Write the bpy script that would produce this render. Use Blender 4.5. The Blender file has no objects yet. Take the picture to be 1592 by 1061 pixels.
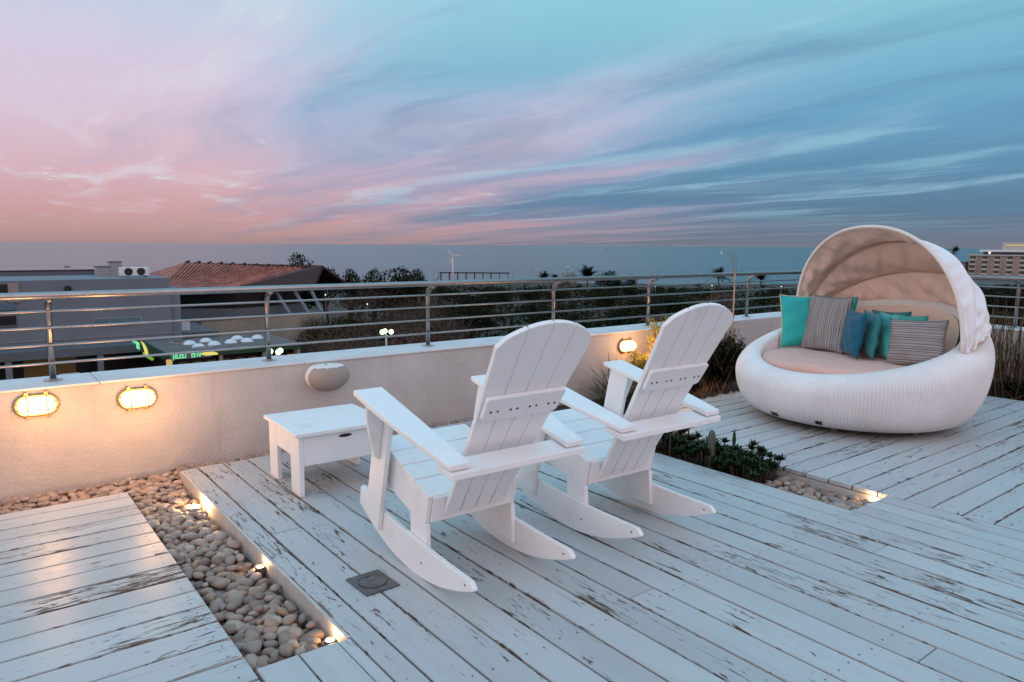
import bpy, bmesh, math, random
import numpy as np
from mathutils import Vector, Matrix
from math import sin, cos, pi, radians as R_, sqrt, atan2, exp

S = bpy.context.scene
C = S.collection

# ------------------------------------------------------------------ camera
YAW, PITCH, ROLL = 0.656414, 0.131487, -0.006581
cam_d = bpy.data.cameras.new('camera'); cam = bpy.data.objects.new('camera', cam_d); C.objects.link(cam)
cam_d.sensor_fit = 'HORIZONTAL'; cam_d.sensor_width = 36.0; cam_d.lens = 25.483
cam_d.clip_start = 0.05; cam_d.clip_end = 60000
_rt = Vector((cos(YAW), -sin(YAW), 0)); _fw = Vector((sin(YAW)*cos(PITCH), cos(YAW)*cos(PITCH), -sin(PITCH)))
_up = _rt.cross(_fw)
_r2 = _rt*cos(ROLL) - _up*sin(ROLL); _u2 = _rt*sin(ROLL) + _up*cos(ROLL)
cam.matrix_world = Matrix((( _r2.x, _u2.x, -_fw.x, 0), (_r2.y, _u2.y, -_fw.y, 0), (_r2.z, _u2.z, -_fw.z, 1.5), (0, 0, 0, 1)))
S.camera = cam

# ------------------------------------------------------------------ render look
S.view_settings.view_transform = 'Standard'; S.view_settings.look = 'None'
S.view_settings.exposure = 0.0; S.view_settings.gamma = 1.0; S.view_settings.use_curve_mapping = False
S.cycles.use_denoising = True
S.cycles.max_bounces = 8; S.cycles.caustics_reflective = False; S.cycles.caustics_refractive = False
S.cycles.sample_clamp_indirect = 6.0

# ------------------------------------------------------------------ node helper
class NT:
    def __init__(s, tree): s.t = tree; s.n = tree.nodes; s.l = tree.links
    def node(s, typ, **kw):
        nd = s.n.new(typ)
        for k, v in kw.items(): setattr(nd, k, v)
        return nd
    def put(s, sock, v):
        if v is None: return
        if hasattr(v, 'links') or isinstance(v, bpy.types.NodeSocket): s.l.new(v, sock)
        else:
            if isinstance(v, (tuple, list)) and sock.type == 'RGBA' and len(v) == 3: v = tuple(v)+(1,)
            sock.default_value = v
    def m(s, op, a, b=None, c=None, clamp=False):
        nd = s.node('ShaderNodeMath', operation=op, use_clamp=clamp)
        for i, v in enumerate((a, b, c)): s.put(nd.inputs[i], v)
        return nd.outputs[0]
    def mix(s, f, a, b, typ='MIX'):
        nd = s.node('ShaderNodeMix', data_type='RGBA', blend_type=typ)
        s.put(nd.inputs[0], f); s.put(nd.inputs[6], a); s.put(nd.inputs[7], b)
        return nd.outputs[2]
    def ramp(s, f, stops, interp='LINEAR'):
        nd = s.node('ShaderNodeValToRGB'); cr = nd.color_ramp; cr.interpolation = interp
        while len(cr.elements) < len(stops): cr.elements.new(0.5)
        for e, (p, c) in zip(cr.elements, stops):
            e.position = p
            e.color = (c, c, c, 1) if isinstance(c, (int, float)) else tuple(c)+(1,)
        s.put(nd.inputs[0], f); return nd.outputs[0]
    def noise(s, vec, scale, detail=4, rough=0.55, dist=0.0):
        nd = s.node('ShaderNodeTexNoise'); s.put(nd.inputs['Vector'], vec)
        nd.inputs['Scale'].default_value = scale; nd.inputs['Detail'].default_value = detail
        nd.inputs['Roughness'].default_value = rough; nd.inputs['Distortion'].default_value = dist
        return nd.outputs['Fac']
    def vscale(s, vec, sc):
        nd = s.node('ShaderNodeVectorMath', operation='MULTIPLY'); s.put(nd.inputs[0], vec); nd.inputs[1].default_value = sc
        return nd.outputs[0]
    def vadd(s, a, b):
        nd = s.node('ShaderNodeVectorMath', operation='ADD'); s.put(nd.inputs[0], a); s.put(nd.inputs[1], b)
        return nd.outputs[0]
    def comb(s, x, y, z):
        nd = s.node('ShaderNodeCombineXYZ')
        for i, v in enumerate((x, y, z)): s.put(nd.inputs[i], v)
        return nd.outputs[0]
    def sep(s, v):
        nd = s.node('ShaderNodeSeparateXYZ'); s.put(nd.inputs[0], v); return nd.outputs
    def smooth(s, v, a, b):
        nd = s.node('ShaderNodeMapRange', interpolation_type='SMOOTHSTEP'); s.put(nd.inputs[0], v)
        nd.inputs[1].default_value = a; nd.inputs[2].default_value = b
        return nd.outputs[0]

# ------------------------------------------------------------------ sky (dusk, afterglow to the west)
W = bpy.data.worlds.new('World'); S.world = W; W.use_nodes = True
def build_sky():
    n = NT(W.node_tree); n.n.clear()
    tc = n.node('ShaderNodeTexCoord'); d = tc.outputs['Generated']
    x, y, z = n.sep(d)
    el = n.m('MULTIPLY', n.m('ARCSINE', z), 180/pi)
    elc = n.m('MAXIMUM', el, 0.0)
    az = n.m('MULTIPLY', n.m('ARCTAN2', x, y), 180/pi)            # compass heading from +Y
    # cloud layer plane, streaks along heading 7 deg
    zz = n.m('ADD', n.m('MAXIMUM', z, 0.0), 0.035)
    h = R_(7)
    u = n.m('DIVIDE', n.m('SUBTRACT', n.m('MULTIPLY', x, cos(h)), n.m('MULTIPLY', y, sin(h))), zz)
    v = n.m('DIVIDE', n.m('ADD', n.m('MULTIPLY', x, sin(h)), n.m('MULTIPLY', y, cos(h))), zz)
    warp = n.noise(n.comb(u, n.m('MULTIPLY', v, 0.5), 3.0), 0.55, 3, 0.5)
    wv = n.m('MULTIPLY', n.m('SUBTRACT', warp, 0.5), 1.6)
    us = n.m('ADD', u, wv)
    broad = n.noise(n.comb(us, n.m('MULTIPLY', v, 0.16), 1.0), 0.75, 3, 0.5)
    fine = n.noise(n.comb(us, n.m('MULTIPLY', v, 0.14), 7.0), 2.1, 7, 0.62)
    puff = n.noise(n.comb(us, n.m('MULTIPLY', v, 0.45), 13.0), 1.15, 6, 0.6)
    nb = n.m('SUBTRACT', broad, 0.5)
    # warm side follows the afterglow heading, with streaky edge
    t = n.m('ADD', n.m('SUBTRACT', az, 37.6), n.m('MULTIPLY', nb, -62.0))
    t = n.m('ADD', t, n.m('MULTIPLY', n.m('SUBTRACT', fine, 0.5), -14.0))
    t = n.m('ADD', t, n.m('MULTIPLY', elc, 0.35))
    warm1 = n.smooth(t, 13.0, -26.0)
    warmfar = n.smooth(az, -178.0, -120.0)
    warm = n.m('MULTIPLY', warm1, warmfar)
    e = n.m('DIVIDE', elc, 90.0)
    def st(*pairs): return [(p/90.0, c) for p, c in pairs]
    ZEN = (.41, .88, 1.27); Z34 = (.36, .79, 1.07)
    warmc = n.ramp(e, st((0, (.40, .26, .265)), (.9, (.50, .31, .31)), (2.2, (.61, .345, .36)), (4.5, (.67, .435, .49)), (8, (.69, .54, .65)), (12, (.67, .585, .74)), (15.5, (.58, .625, .76)), (19, (.44, .67, .78)), (34, Z34), (90, ZEN)))
    coolc = n.ramp(e, st((0, (.165, .185, .235)), (1.2, (.15, .20, .275)), (2.6, (.115, .205, .31)), (5, (.125, .27, .42)), (8.5, (.145, .35, .53)), (12, (.19, .45, .62)), (15.5, (.24, .54, .68)), (19, (.29, .61, .74)), (34, Z34), (90, ZEN)))
    midf = n.smooth(t, -14.0, 26.0)
    midc = n.ramp(e, st((0, (.235, .24, .325)), (1.5, (.305, .305, .42)), (5, (.33, .38, .57)), (9, (.32, .46, .67)), (13, (.36, .55, .73)), (19, (.38, .67, .81)), (34, Z34), (90, ZEN)))
    cool = n.mix(midf, midc, coolc)
    col = n.mix(warm, cool, warmc)
    # rosy counter-glow in the unseen sky behind, brightened as fill for camera-facing sides
    eastf = n.smooth(n.m('ABSOLUTE', n.m('SUBTRACT', n.m('ABSOLUTE', n.m('SUBTRACT', az, 15.0)), 180.0)), 112.0, 35.0)
    eastc = n.ramp(e, st((0, (.92, .64, .64)), (8, (1.42, .97, .96)), (22, (1.44, 1.10, 1.12)), (45, (.86, .97, 1.16)), (90, ZEN)))
    col = n.mix(eastf, col, eastc)
    # hotter horizon where the sun went down, left of the picture
    glow = n.m('MULTIPLY', n.smooth(n.m('ABSOLUTE', n.m('ADD', az, 42.0)), 44.0, 5.0), n.smooth(el, 24.0, 0.0))
    col = n.mix(n.m('MULTIPLY', glow, 0.75), col, (1.6, .95, .72))
    # streaks: broad soft banks, pale wisps and blue-grey bars, all drawn out along one wind
    fade = n.smooth(el, 0.4, 4.0)
    bank = n.noise(n.comb(n.m('MULTIPLY', us, 1.0), n.m('MULTIPLY', v, 0.30), 21.0), 0.95, 6, 0.58, 0.4)
    light = n.m('MULTIPLY', n.smooth(bank, 0.50, 0.70), fade)
    dark = n.m('MULTIPLY', n.smooth(bank, 0.48, 0.30), fade)
    col = n.mix(n.m('MULTIPLY', light, 0.55), col, n.mix(warm, (.34, .60, .74), (.72, .74, .82)))
    col = n.mix(n.m('MULTIPLY', dark, 0.50), col, n.mix(warm, (.105, .235, .40), (.47, .44, .56)))
    wis = n.m('MULTIPLY', n.smooth(fine, 0.55, 0.74), n.smooth(puff, 0.42, 0.64))
    col = n.mix(n.m('MULTIPLY', n.m('MULTIPLY', wis, fade), 0.65), col, n.mix(warm, (.42, .68, .80), (.76, .82, .85)))
    patch = n.m('MULTIPLY', n.smooth(n.noise(n.comb(u, n.m('MULTIPLY', v, .8), 33.0), 1.5, 6, 0.6), 0.60, 0.74), n.m('MULTIPLY', fade, warm))
    col = n.mix(n.m('MULTIPLY', patch, 0.65), col, (.68, .86, .86))
    # below the horizon: dim haze (only ever seen by stray rays under the sea's edge)
    col = n.mix(n.smooth(el, -0.2, -1.5), col, (.10, .12, .16))
    bg = n.node('ShaderNodeBackground'); n.put(bg.inputs[0], col); bg.inputs[1].default_value = 1.0
    out = n.node('ShaderNodeOutputWorld'); n.l.new(bg.outputs[0], out.inputs[0])
build_sky()

# afterglow: one weak, very wide sun low in the west
sl = bpy.data.lights.new('sun', 'SUN'); sun = bpy.data.objects.new('sun', sl); C.objects.link(sun)
sl.energy = 0.55; sl.color = (1.0, .83, .72); sl.angle = R_(50)
_sd = Vector((sin(R_(-72))*cos(R_(14)), cos(R_(-72))*cos(R_(14)), sin(R_(14))))
sun.rotation_euler = (-_sd).to_track_quat('-Z', 'Y').to_euler()

# ------------------------------------------------------------------ materials
def new_mat(name):
    m = bpy.data.materials.new(name); m.use_nodes = True
    n = NT(m.node_tree); b = n.n['Principled BSDF']
    return m, n, b
def plain(name, col, rough=0.6, metal=0.0, var=0.0, vscale=3.0, bump=0.0, bscale=60.0, spec=0.5):
    m, n, b = new_mat(name)
    tc = n.node('ShaderNodeTexCoord')
    c = col
    if var:
        f = n.noise(tc.outputs['Object'], vscale, 5, 0.6)
        c = n.mix(n.smooth(f, 0.3, 0.7), tuple(x*(1-var) for x in col), tuple(min(1, x*(1+var)) for x in col))
    n.put(b.inputs['Base Color'], c); b.inputs['Roughness'].default_value = rough; b.inputs['Metallic'].default_value = metal
    b.inputs['Specular IOR Level'].default_value = spec
    if bump:
        bp = n.node('ShaderNodeBump'); bp.inputs['Strength'].default_value = bump; bp.inputs['Distance'].default_value = 0.01
        n.put(bp.inputs['Height'], n.noise(tc.outputs['Object'], bscale, 4, 0.6)); n.l.new(bp.outputs[0], b.inputs['Normal'])
    return m
def emit(name, col, strength):
    m, n, b = new_mat(name)
    b.inputs['Base Color'].default_value = tuple(q*.15 for q in col)+(1,); b.inputs['Emission Color'].default_value = tuple(col)+(1,)
    b.inputs['Emission Strength'].default_value = strength
    return m

def plank_mat(name, along):
    """Flaking white paint on deck boards; `along` is the axis of the grain (0 = X, 1 = Y)."""
    m, n, b = new_mat(name)
    tc = n.node('ShaderNodeTexCoord'); oi = n.node('ShaderNodeObjectInfo')
    ob = tc.outputs['Object']; rnd = oi.outputs['Random']
    p = n.vadd(ob, n.comb(n.m('MULTIPLY', rnd, 41.0), n.m('MULTIPLY', rnd, 67.0), n.m('MULTIPLY', rnd, 13.0)))
    px, py, pz = n.sep(p)
    a, c = (px, py) if along == 0 else (py, px)
    g = n.comb(a, n.m('MULTIPLY', c, 7.5), pz)                   # stretched along the grain
    g2 = n.comb(a, n.m('MULTIPLY', c, 26.0), pz)
    flake = n.noise(g, 4.6, 8, 0.66, 0.9)
    thin = n.noise(g2, 2.8, 6, 0.64, 0.3)
    where = n.noise(p, 1.15, 3, 0.55)
    gen = n.sep(tc.outputs['Generated'])
    gc = gen[1] if along == 0 else gen[0]
    edge = n.m('MULTIPLY', n.m('ABSOLUTE', n.m('SUBTRACT', gc, 0.5)), 2.0)
    edgew = n.smooth(edge, 0.88, 1.0)
    bias = n.m('ADD', n.m('MULTIPLY', n.smooth(where, 0.42, 0.72), 0.115), n.m('MULTIPLY', n.m('SUBTRACT', rnd, 0.5), 0.042))
    bias = n.m('ADD', bias, n.m('MULTIPLY', edgew, 0.060))
    f1 = n.smooth(n.m('ADD', flake, bias), 0.655, 0.680)
    f2 = n.smooth(n.m('ADD', thin, n.m('MULTIPLY', bias, 0.9)), 0.665, 0.695)
    tiny = n.noise(n.comb(a, n.m('MULTIPLY', c, 5.0), n.m('ADD', pz, 5.0)), 15.0, 5, 0.6, 0.6)
    f3 = n.smooth(n.m('ADD', tiny, n.m('MULTIPLY', bias, 1.1)), 0.690, 0.715)
    peel = n.m('MAXIMUM', n.m('MAXIMUM', f1, n.m('MULTIPLY', f2, 0.85)), n.m('MULTIPLY', f3, 0.9))
    grime = n.smooth(n.noise(g, 1.3, 5, 0.65), 0.45, 0.85)
    spot = n.smooth(n.noise(p, 34.0, 3, 0.5), 0.68, 0.76)
    paint = n.mix(n.noise(p, 2.3, 4, 0.6), (.43, .445, .455), (.53, .54, .545))
    paint = n.mix(n.m('MULTIPLY', grime, 0.45), paint, (.33, .31, .30))
    paint = n.mix(n.m('MULTIPLY', spot, 0.35), paint, (.25, .22, .21))
    paint = n.mix(n.m('MULTIPLY', edgew, 0.35), paint, (.30, .25, .22))
    wood = n.mix(n.noise(g2, 8.0, 4, 0.6), (.050, .032, .025), (.17, .105, .075))
    paint = n.mix(n.m('MULTIPLY', n.m('FRACT', n.m('MULTIPLY', rnd, 9.7)), .30), paint, (.27, .27, .28))
    n.put(b.inputs['Base Color'], n.mix(peel, paint, wood))
    n.put(b.inputs['Roughness'], n.m('ADD', n.m('MULTIPLY', peel, 0.35), n.m('ADD', 0.26, n.m('MULTIPLY', n.noise(p, 9.0, 4, .6), 0.22))))
    b.inputs['Specular IOR Level'].default_value = 0.45
    hgt = n.m('ADD', n.m('MULTIPLY', peel, -1.0), n.m('MULTIPLY', n.noise(g, 9.0, 5, 0.6), 0.5))
    bp = n.node('ShaderNodeBump'); bp.inputs['Strength'].default_value = 0.45; bp.inputs['Distance'].default_value = 0.0022
    n.put(bp.inputs['Height'], hgt); n.l.new(bp.outputs[0], b.inputs['Normal'])
    return m
M = {}
M['plank_x'] = plank_mat('flaking paint x', 0)
M['plank_y'] = plank_mat('flaking paint y', 1)
M['fascia'] = plain('fascia paint', (.50, .47, .45), .5, var=.12, vscale=6)
def lumber():
    m, n, b = new_mat('white poly lumber')
    tc = n.node('ShaderNodeTexCoord'); o = tc.outputs['Object']; oi = n.node('ShaderNodeObjectInfo')
    c = n.mix(n.smooth(n.noise(n.vadd(o, n.comb(n.m('MULTIPLY', oi.outputs['Random'], 9.0), 0.0, 0.0)), 7, 6, .65), .50, .86), (.81, .81, .81), (.68, .665, .645))
    c = n.mix(n.m('MULTIPLY', n.smooth(n.noise(o, 60, 3, .6), .62, .75), .25), c, (.50, .47, .44))
    n.put(b.inputs['Base Color'], c); n.put(b.inputs['Roughness'], n.m('ADD', .34, n.m('MULTIPLY', n.noise(o, 12, 4, .6), .2)))
    bp = n.node('ShaderNodeBump'); bp.inputs['Strength'].default_value = .08; bp.inputs['Distance'].default_value = .004
    n.put(bp.inputs['Height'], n.noise(o, 150, 4, .6)); n.l.new(bp.outputs[0], b.inputs['Normal'])
    return m
M['chair'] = lumber()
M['bolt'] = plain('dark bolt', (.03, .03, .032), .5, .6)
M['badge'] = plain('dark badge', (.035, .03, .03), .35, .5)
M['badge_rim'] = plain('badge rim', (.35, .33, .30), .35, .8)
M['steel'] = plain('brushed steel', (.40, .36, .35), .30, 1.0, var=.08, vscale=14)
M['cap'] = plain('cap paint', (.66, .66, .67), .5, var=.07, vscale=4, bump=.1, bscale=40)
M['soil'] = plain('dark soil', (.035, .028, .023), .95, var=.4, vscale=20, bump=.6, bscale=40)
M['underlay'] = plain('roof membrane', (.05, .047, .045), .9, var=.2)
M['brass'] = plain('brass', (.62, .40, .14), .35, .9, var=.1, vscale=30)
M['lampglass'] = emit('lamp glass', (1.0, .84, .56), 4.5)
M['uplight'] = emit('uplight glass', (1.0, .76, .45), 12.0)
M['speaker_body'] = plain('speaker body', (.72, .70, .68), .45, var=.05)
M['speaker_grille'] = plain('speaker grille', (.34, .29, .25), .6, bump=.3, bscale=500)
M['black'] = plain('black plastic', (.012, .012, .013), .5)
M['drain'] = plain('grey metal', (.13, .12, .12), .45, .55, var=.25, vscale=25, bump=.1, bscale=200)
M['concrete'] = plain('concrete', (.30, .29, .28), .85, var=.1, vscale=.6)

def plaster():
    m, n, b = new_mat('pink grey plaster')
    tc = n.node('ShaderNodeTexCoord'); o = tc.outputs['Object']
    x, y, z = n.sep(o)
    big = n.noise(o, 1.3, 6, .65)
    streak = n.noise(n.comb(n.m('MULTIPLY', x, 6.0), y, n.m('MULTIPLY', z, .5)), 1.7, 5, .6)
    c = n.mix(n.smooth(big, .3, .7), (.47, .435, .415), (.585, .55, .525))
    c = n.mix(n.m('MULTIPLY', n.smooth(streak, .55, .8), .35), c, (.30, .255, .245))
    c = n.mix(n.m('MULTIPLY', n.smooth(n.noise(o, 70, 3, .6), .55, .75), .3), c, (.32, .28, .26))
    n.put(b.inputs['Base Color'], c); b.inputs['Roughness'].default_value = .85
    bp = n.node('ShaderNodeBump'); bp.inputs['Strength'].default_value = .8; bp.inputs['Distance'].default_value = .008
    n.put(bp.inputs['Height'], n.m('ADD', n.noise(o, 55, 5, .65), n.m('MULTIPLY', n.noise(o, 9, 3, .5), .5)))
    n.l.new(bp.outputs[0], b.inputs['Normal'])
    return m
M['plaster'] = plaster()

def pebble_mat():
    m, n, b = new_mat('river pebble')
    tc = n.node('ShaderNodeTexCoord'); oi = n.node('ShaderNodeObjectInfo')
    at = n.node('ShaderNodeAttribute', attribute_name='tint')
    f = n.m('FRACT', n.m('ADD', n.m('MULTIPLY', oi.outputs['Random'], 7.3), at.outputs['Fac']))
    c = n.ramp(f, [(0, (.16, .12, .105)), (.2, (.38, .265, .205)), (.4, (.25, .195, .165)), (.6, (.47, .365, .30)), (.8, (.29, .235, .215)), (1, (.40, .25, .165))])
    o = tc.outputs['Object']
    c = n.mix(n.m('MULTIPLY', n.smooth(n.noise(o, 45, 5, .6), .45, .7), .5), c, (.22, .18, .165))
    n.put(b.inputs['Base Color'], c); b.inputs['Roughness'].default_value = .6
    bp = n.node('ShaderNodeBump'); bp.inputs['Strength'].default_value = .35; bp.inputs['Distance'].default_value = .004
    n.put(bp.inputs['Height'], n.noise(o, 70, 4, .6)); n.l.new(bp.outputs[0], b.inputs['Normal'])
    return m
M['pebble'] = pebble_mat()

def leaf_mat(name, c1, c2, rough=.75, trans=.25, spec=.06):
    m, n, b = new_mat(name)
    oi = n.node('ShaderNodeObjectInfo'); at = n.node('ShaderNodeAttribute', attribute_name='tint')
    f = n.m('FRACT', n.m('ADD', at.outputs['Fac'], n.m('MULTIPLY', oi.outputs['Random'], .8)))
    col = n.mix(f, c1, c2)
    n.put(b.inputs['Base Color'], col); b.inputs['Roughness'].default_value = rough; b.inputs['Specular IOR Level'].default_value = spec
    tr = n.node('ShaderNodeBsdfTranslucent'); n.put(tr.inputs[0], col)
    mx = n.node('ShaderNodeMixShader'); mx.inputs[0].default_value = trans
    n.l.new(b.outputs[0], mx.inputs[1]); n.l.new(tr.outputs[0], mx.inputs[2])
    n.l.new(mx.outputs[0], n.n['Material Output'].inputs[0])
    return m
M['leaf_dark'] = leaf_mat('dark leaf', (.004, .008, .003), (.024, .031, .012))
M['leaf_olive'] = leaf_mat('olive leaf', (.011, .013, .005), (.028, .029, .012))
M['leaf_brown'] = leaf_mat('dry brown leaf', (.055, .032, .025), (.12, .075, .055))
M['leaf_pink'] = leaf_mat('pale dry leaf', (.16, .10, .085), (.28, .19, .16))
M['succulent'] = leaf_mat('succulent leaf', (.010, .026, .009), (.030, .055, .018), .5, .1, .2)
M['leaf_lamplit'] = leaf_mat('lamplit yellow leaf', (.22, .22, .045), (.46, .40, .09))  # lamp glow on the bushes is put into this raised yellow
M['blade'] = leaf_mat('grass blade', (.055, .065, .025), (.13, .125, .055))
M['reed'] = leaf_mat('dry reed', (.085, .052, .032), (.19, .125, .075))
M['bark'] = plain('bark', (.075, .055, .042), .9, var=.3, vscale=8, bump=.5, bscale=12)
M['twig'] = plain('dry twig', (.24, .15, .10), .8, var=.2, vscale=10)
M['cane'] = plain('bamboo cane', (.42, .27, .17), .6, var=.15, vscale=9)

# ------------------------------------------------------------------ mesh builder
class MB:
    def __init__(s): s.v = []; s.f = []
    def add(s, vs, fs, mat=None):
        o = len(s.v)
        s.v += [tuple(mat @ Vector(p)) for p in vs] if mat is not None else [tuple(p) for p in vs]
        s.f += [tuple(i+o for i in f) for f in fs]; return s
    def box(s, x0, x1, y0, y1, z0, z1, mat=None):
        vs = [(x, y, z) for z in (z0, z1) for y in (y0, y1) for x in (x0, x1)]
        return s.add(vs, [(0, 2, 3, 1), (4, 5, 7, 6), (0, 1, 5, 4), (2, 6, 7, 3), (0, 4, 6, 2), (1, 3, 7, 5)], mat)
    def prism(s, poly, axis, a, b, mat=None):
        """poly in the two remaining axes (in x,y,z order), extruded from a to b along axis"""
        def P(p, t):
            return (t, p[0], p[1]) if axis == 0 else (p[0], t, p[1]) if axis == 1 else (p[0], p[1], t)
        k = len(poly); vs = [P(p, a) for p in poly]+[P(p, b) for p in poly]
        fs = [tuple(range(k)), tuple(range(2*k-1, k-1, -1))]+[(i, (i+1) % k, k+(i+1) % k, k+i) for i in range(k)]
        return s.add(vs, fs, mat)
    def tube(s, pts, r, n=8, cap=True):
        pts = [Vector(p) for p in pts]; k = len(pts); rs = r if isinstance(r, (list, tuple)) else [r]*k
        vs = []; fs = []; up = None
        for i, p in enumerate(pts):
            t = (pts[min(i+1, k-1)]-pts[max(i-1, 0)]).normalized()
            if up is None: up = t.orthogonal().normalized()
            up = (up - t*up.dot(t)); up = up.normalized() if up.length > 1e-6 else t.orthogonal().normalized()
            w = t.cross(up)
            vs += [p+(up*cos(2*pi*j/n)+w*sin(2*pi*j/n))*rs[i] for j in range(n)]
        for i in range(k-1):
            fs += [(i*n+j, i*n+(j+1) % n, (i+1)*n+(j+1) % n, (i+1)*n+j) for j in range(n)]
        if cap: fs += [tuple(range(n-1, -1, -1)), tuple(range((k-1)*n, k*n))]
        return s.add(vs, fs)
    def lathe(s, prof, n=24, c=(0, 0, 0), axis=2, close=False):
        vs = []; fs = []; k = len(prof)
        for (r, z) in prof:
            for j in range(n):
                a = 2*pi*j/n; p = (r*cos(a), r*sin(a), z)
                if axis == 1: p = (p[0], p[2], p[1])
                if axis == 0: p = (p[2], p[0], p[1])
                vs.append((p[0]+c[0], p[1]+c[1], p[2]+c[2]))
        for i in range(k-1):
            fs += [(i*n+j, i*n+(j+1) % n, (i+1)*n+(j+1) % n, (i+1)*n+j) for j in range(n)]
        if prof[0][0] > 1e-6: fs.append(tuple(range(n-1, -1, -1)))
        if prof[-1][0] > 1e-6: fs.append(tuple(range((k-1)*n, k*n)))
        return s.add(vs, fs)
    def grid(s, fn, nu, nv, wrapu=False):
        vs = [fn(i/(nu if wrapu else nu-1), j/(nv-1)) for j in range(nv) for i in range(nu)]
        fs = []
        for j in range(nv-1):
            for i in range(nu if wrapu else nu-1):
                a = j*nu+i; b_ = j*nu+(i+1) % nu
                fs.append((a, b_, b_+nu, a+nu))
        return s.add(vs, fs)
    def build(s, name, mat, parent=None, smooth=False, bevel=0.0, recalc=True, tint=None):
        me = bpy.data.meshes.new(name); me.from_pydata([tuple(v) for v in s.v], [], s.f)
        if recalc:
            bm = bmesh.new(); bm.from_mesh(me); bmesh.ops.remove_doubles(bm, verts=bm.verts, dist=1e-6)
            bmesh.ops.recalc_face_normals(bm, faces=bm.faces); bm.to_mesh(me); bm.free()
        me.materials.append(M[mat] if isinstance(mat, str) else mat)
        if smooth:
            me.polygons.foreach_set('use_smooth', [True]*len(me.polygons))
        if tint is not None:
            at = me.attributes.new('tint', 'FLOAT', 'FACE'); at.data.foreach_set('value', tint)
        o = bpy.data.objects.new(name, me); C.objects.link(o)
        if parent is not None: o.parent = parent
        if bevel:
            bv = o.modifiers.new('bevel', 'BEVEL'); bv.width = bevel; bv.segments = 2; bv.limit_method = 'ANGLE'; bv.harden_normals = False
        return o
def tag(o, label=None, cat=None, group=None, kind=None):
    if label: o['label'] = label
    if cat: o['category'] = cat
    if group: o['group'] = group
    if kind: o['kind'] = kind
    return o
def thing(name, label, cat, loc=(0, 0, 0), rz=0.0, group=None, kind=None):
    o = bpy.data.objects.new(name, None); C.objects.link(o); o.location = loc; o.rotation_euler = (0, 0, rz)
    o.empty_display_size = .1
    return tag(o, label, cat, group, kind)
def copy_tree(o, parent=None):
    c = o.copy(); C.objects.link(c)
    if parent is not None: c.parent = parent
    for ch in list(o.children): copy_tree(ch, c)
    return c
def mesh_obj(name, mesh, parent, loc=(0, 0, 0), rot=(0, 0, 0), sc=(1, 1, 1)):
    o = bpy.data.objects.new(name, mesh); C.objects.link(o); o.parent = parent
    o.location = loc; o.rotation_euler = rot; o.scale = sc; return o

# ================================================================== SETTING: sea, land, terrace
rng = random.Random(7)
def water():
    m, n, b = new_mat('sea water')
    tc = n.node('ShaderNodeTexCoord'); o = tc.outputs['Object']
    big = n.noise(n.vscale(o, (.004, .004, .004)), 1.0, 5, .6)
    n.put(b.inputs['Base Color'], n.mix(n.smooth(big, .35, .65), (.014, .045, .058), (.024, .064, .076)))
    b.inputs['Roughness'].default_value = .24; b.inputs['IOR'].default_value = 1.24
    bp = n.node('ShaderNodeBump'); bp.inputs['Strength'].default_value = .4; bp.inputs['Distance'].default_value = 1.0
    hh = n.m('ADD', n.noise(n.vscale(o, (.05, .12, .1)), 1.0, 5, .65), n.m('MULTIPLY', big, 2.0))
    n.put(bp.inputs['Height'], hh); n.l.new(bp.outputs[0], b.inputs['Normal'])
    return m
M['water'] = water()
sea = MB().add([(-45000, -45000, -14), (45000, -45000, -14), (45000, 45000, -14), (-45000, 45000, -14)], [(0, 1, 2, 3)]).build('sea', 'water')
tag(sea, kind='structure')
def land_mat():
    m, n, b = new_mat('dry park ground')
    tc = n.node('ShaderNodeTexCoord'); o = tc.outputs['Object']
    f = n.noise(n.vscale(o, (.06, .06, .06)), 1.0, 6, .65); g = n.noise(o, 1.2, 5, .6)
    c = n.mix(n.smooth(f, .42, .66), (.014, .015, .008), (.055, .040, .032))
    c = n.mix(n.m('MULTIPLY', n.smooth(g, .45, .7), .5), c, (.014, .015, .009))
    n.put(b.inputs['Base Color'], c); b.inputs['Roughness'].default_value = .95
    return m
M['land'] = land_mat()
def land():
    # coast runs roughly across the view, 225-260 m out along the view axis
    mb = MB(); fw = Vector((sin(YAW), cos(YAW), 0)); rt = Vector((cos(YAW), -sin(YAW), 0))
    n = 60; near = []; far = []
    for i in range(n+1):
        x = -700+1500*i/n
        d = 255+14*sin(x*.013)+7*sin(x*.05+1)
        if x > 170: d += (x-170)*.9
        near.append(rt*x+fw*(-600)+Vector((0, 0, -12))); far.append((rt*x+fw*d+Vector((0, 0, -12)), rt*x+fw*(d+16)+Vector((0, 0, -14.6))))
    vs = near+[f[0] for f in far]+[f[1] for f in far]; k = n+1; fs = []
    for i in range(n):
        fs += [(i, i+1, k+i+1, k+i), (k+i, k+i+1, 2*k+i+1, 2*k+i)]
    o = mb.add(vs, fs).build('land', 'land'); tag(o, kind='structure')
land()
# terrace slab under the boards
tag(MB().box(-9, 9.75, -5, 5.8, -.30, -.115).build('terrace_slab', 'underlay'), kind='structure')
tag(MB().box(-8.9, 9.65, -4.9, 5.72, -12.2, -.302).build('building_wall', 'concrete'), kind='structure')

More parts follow.
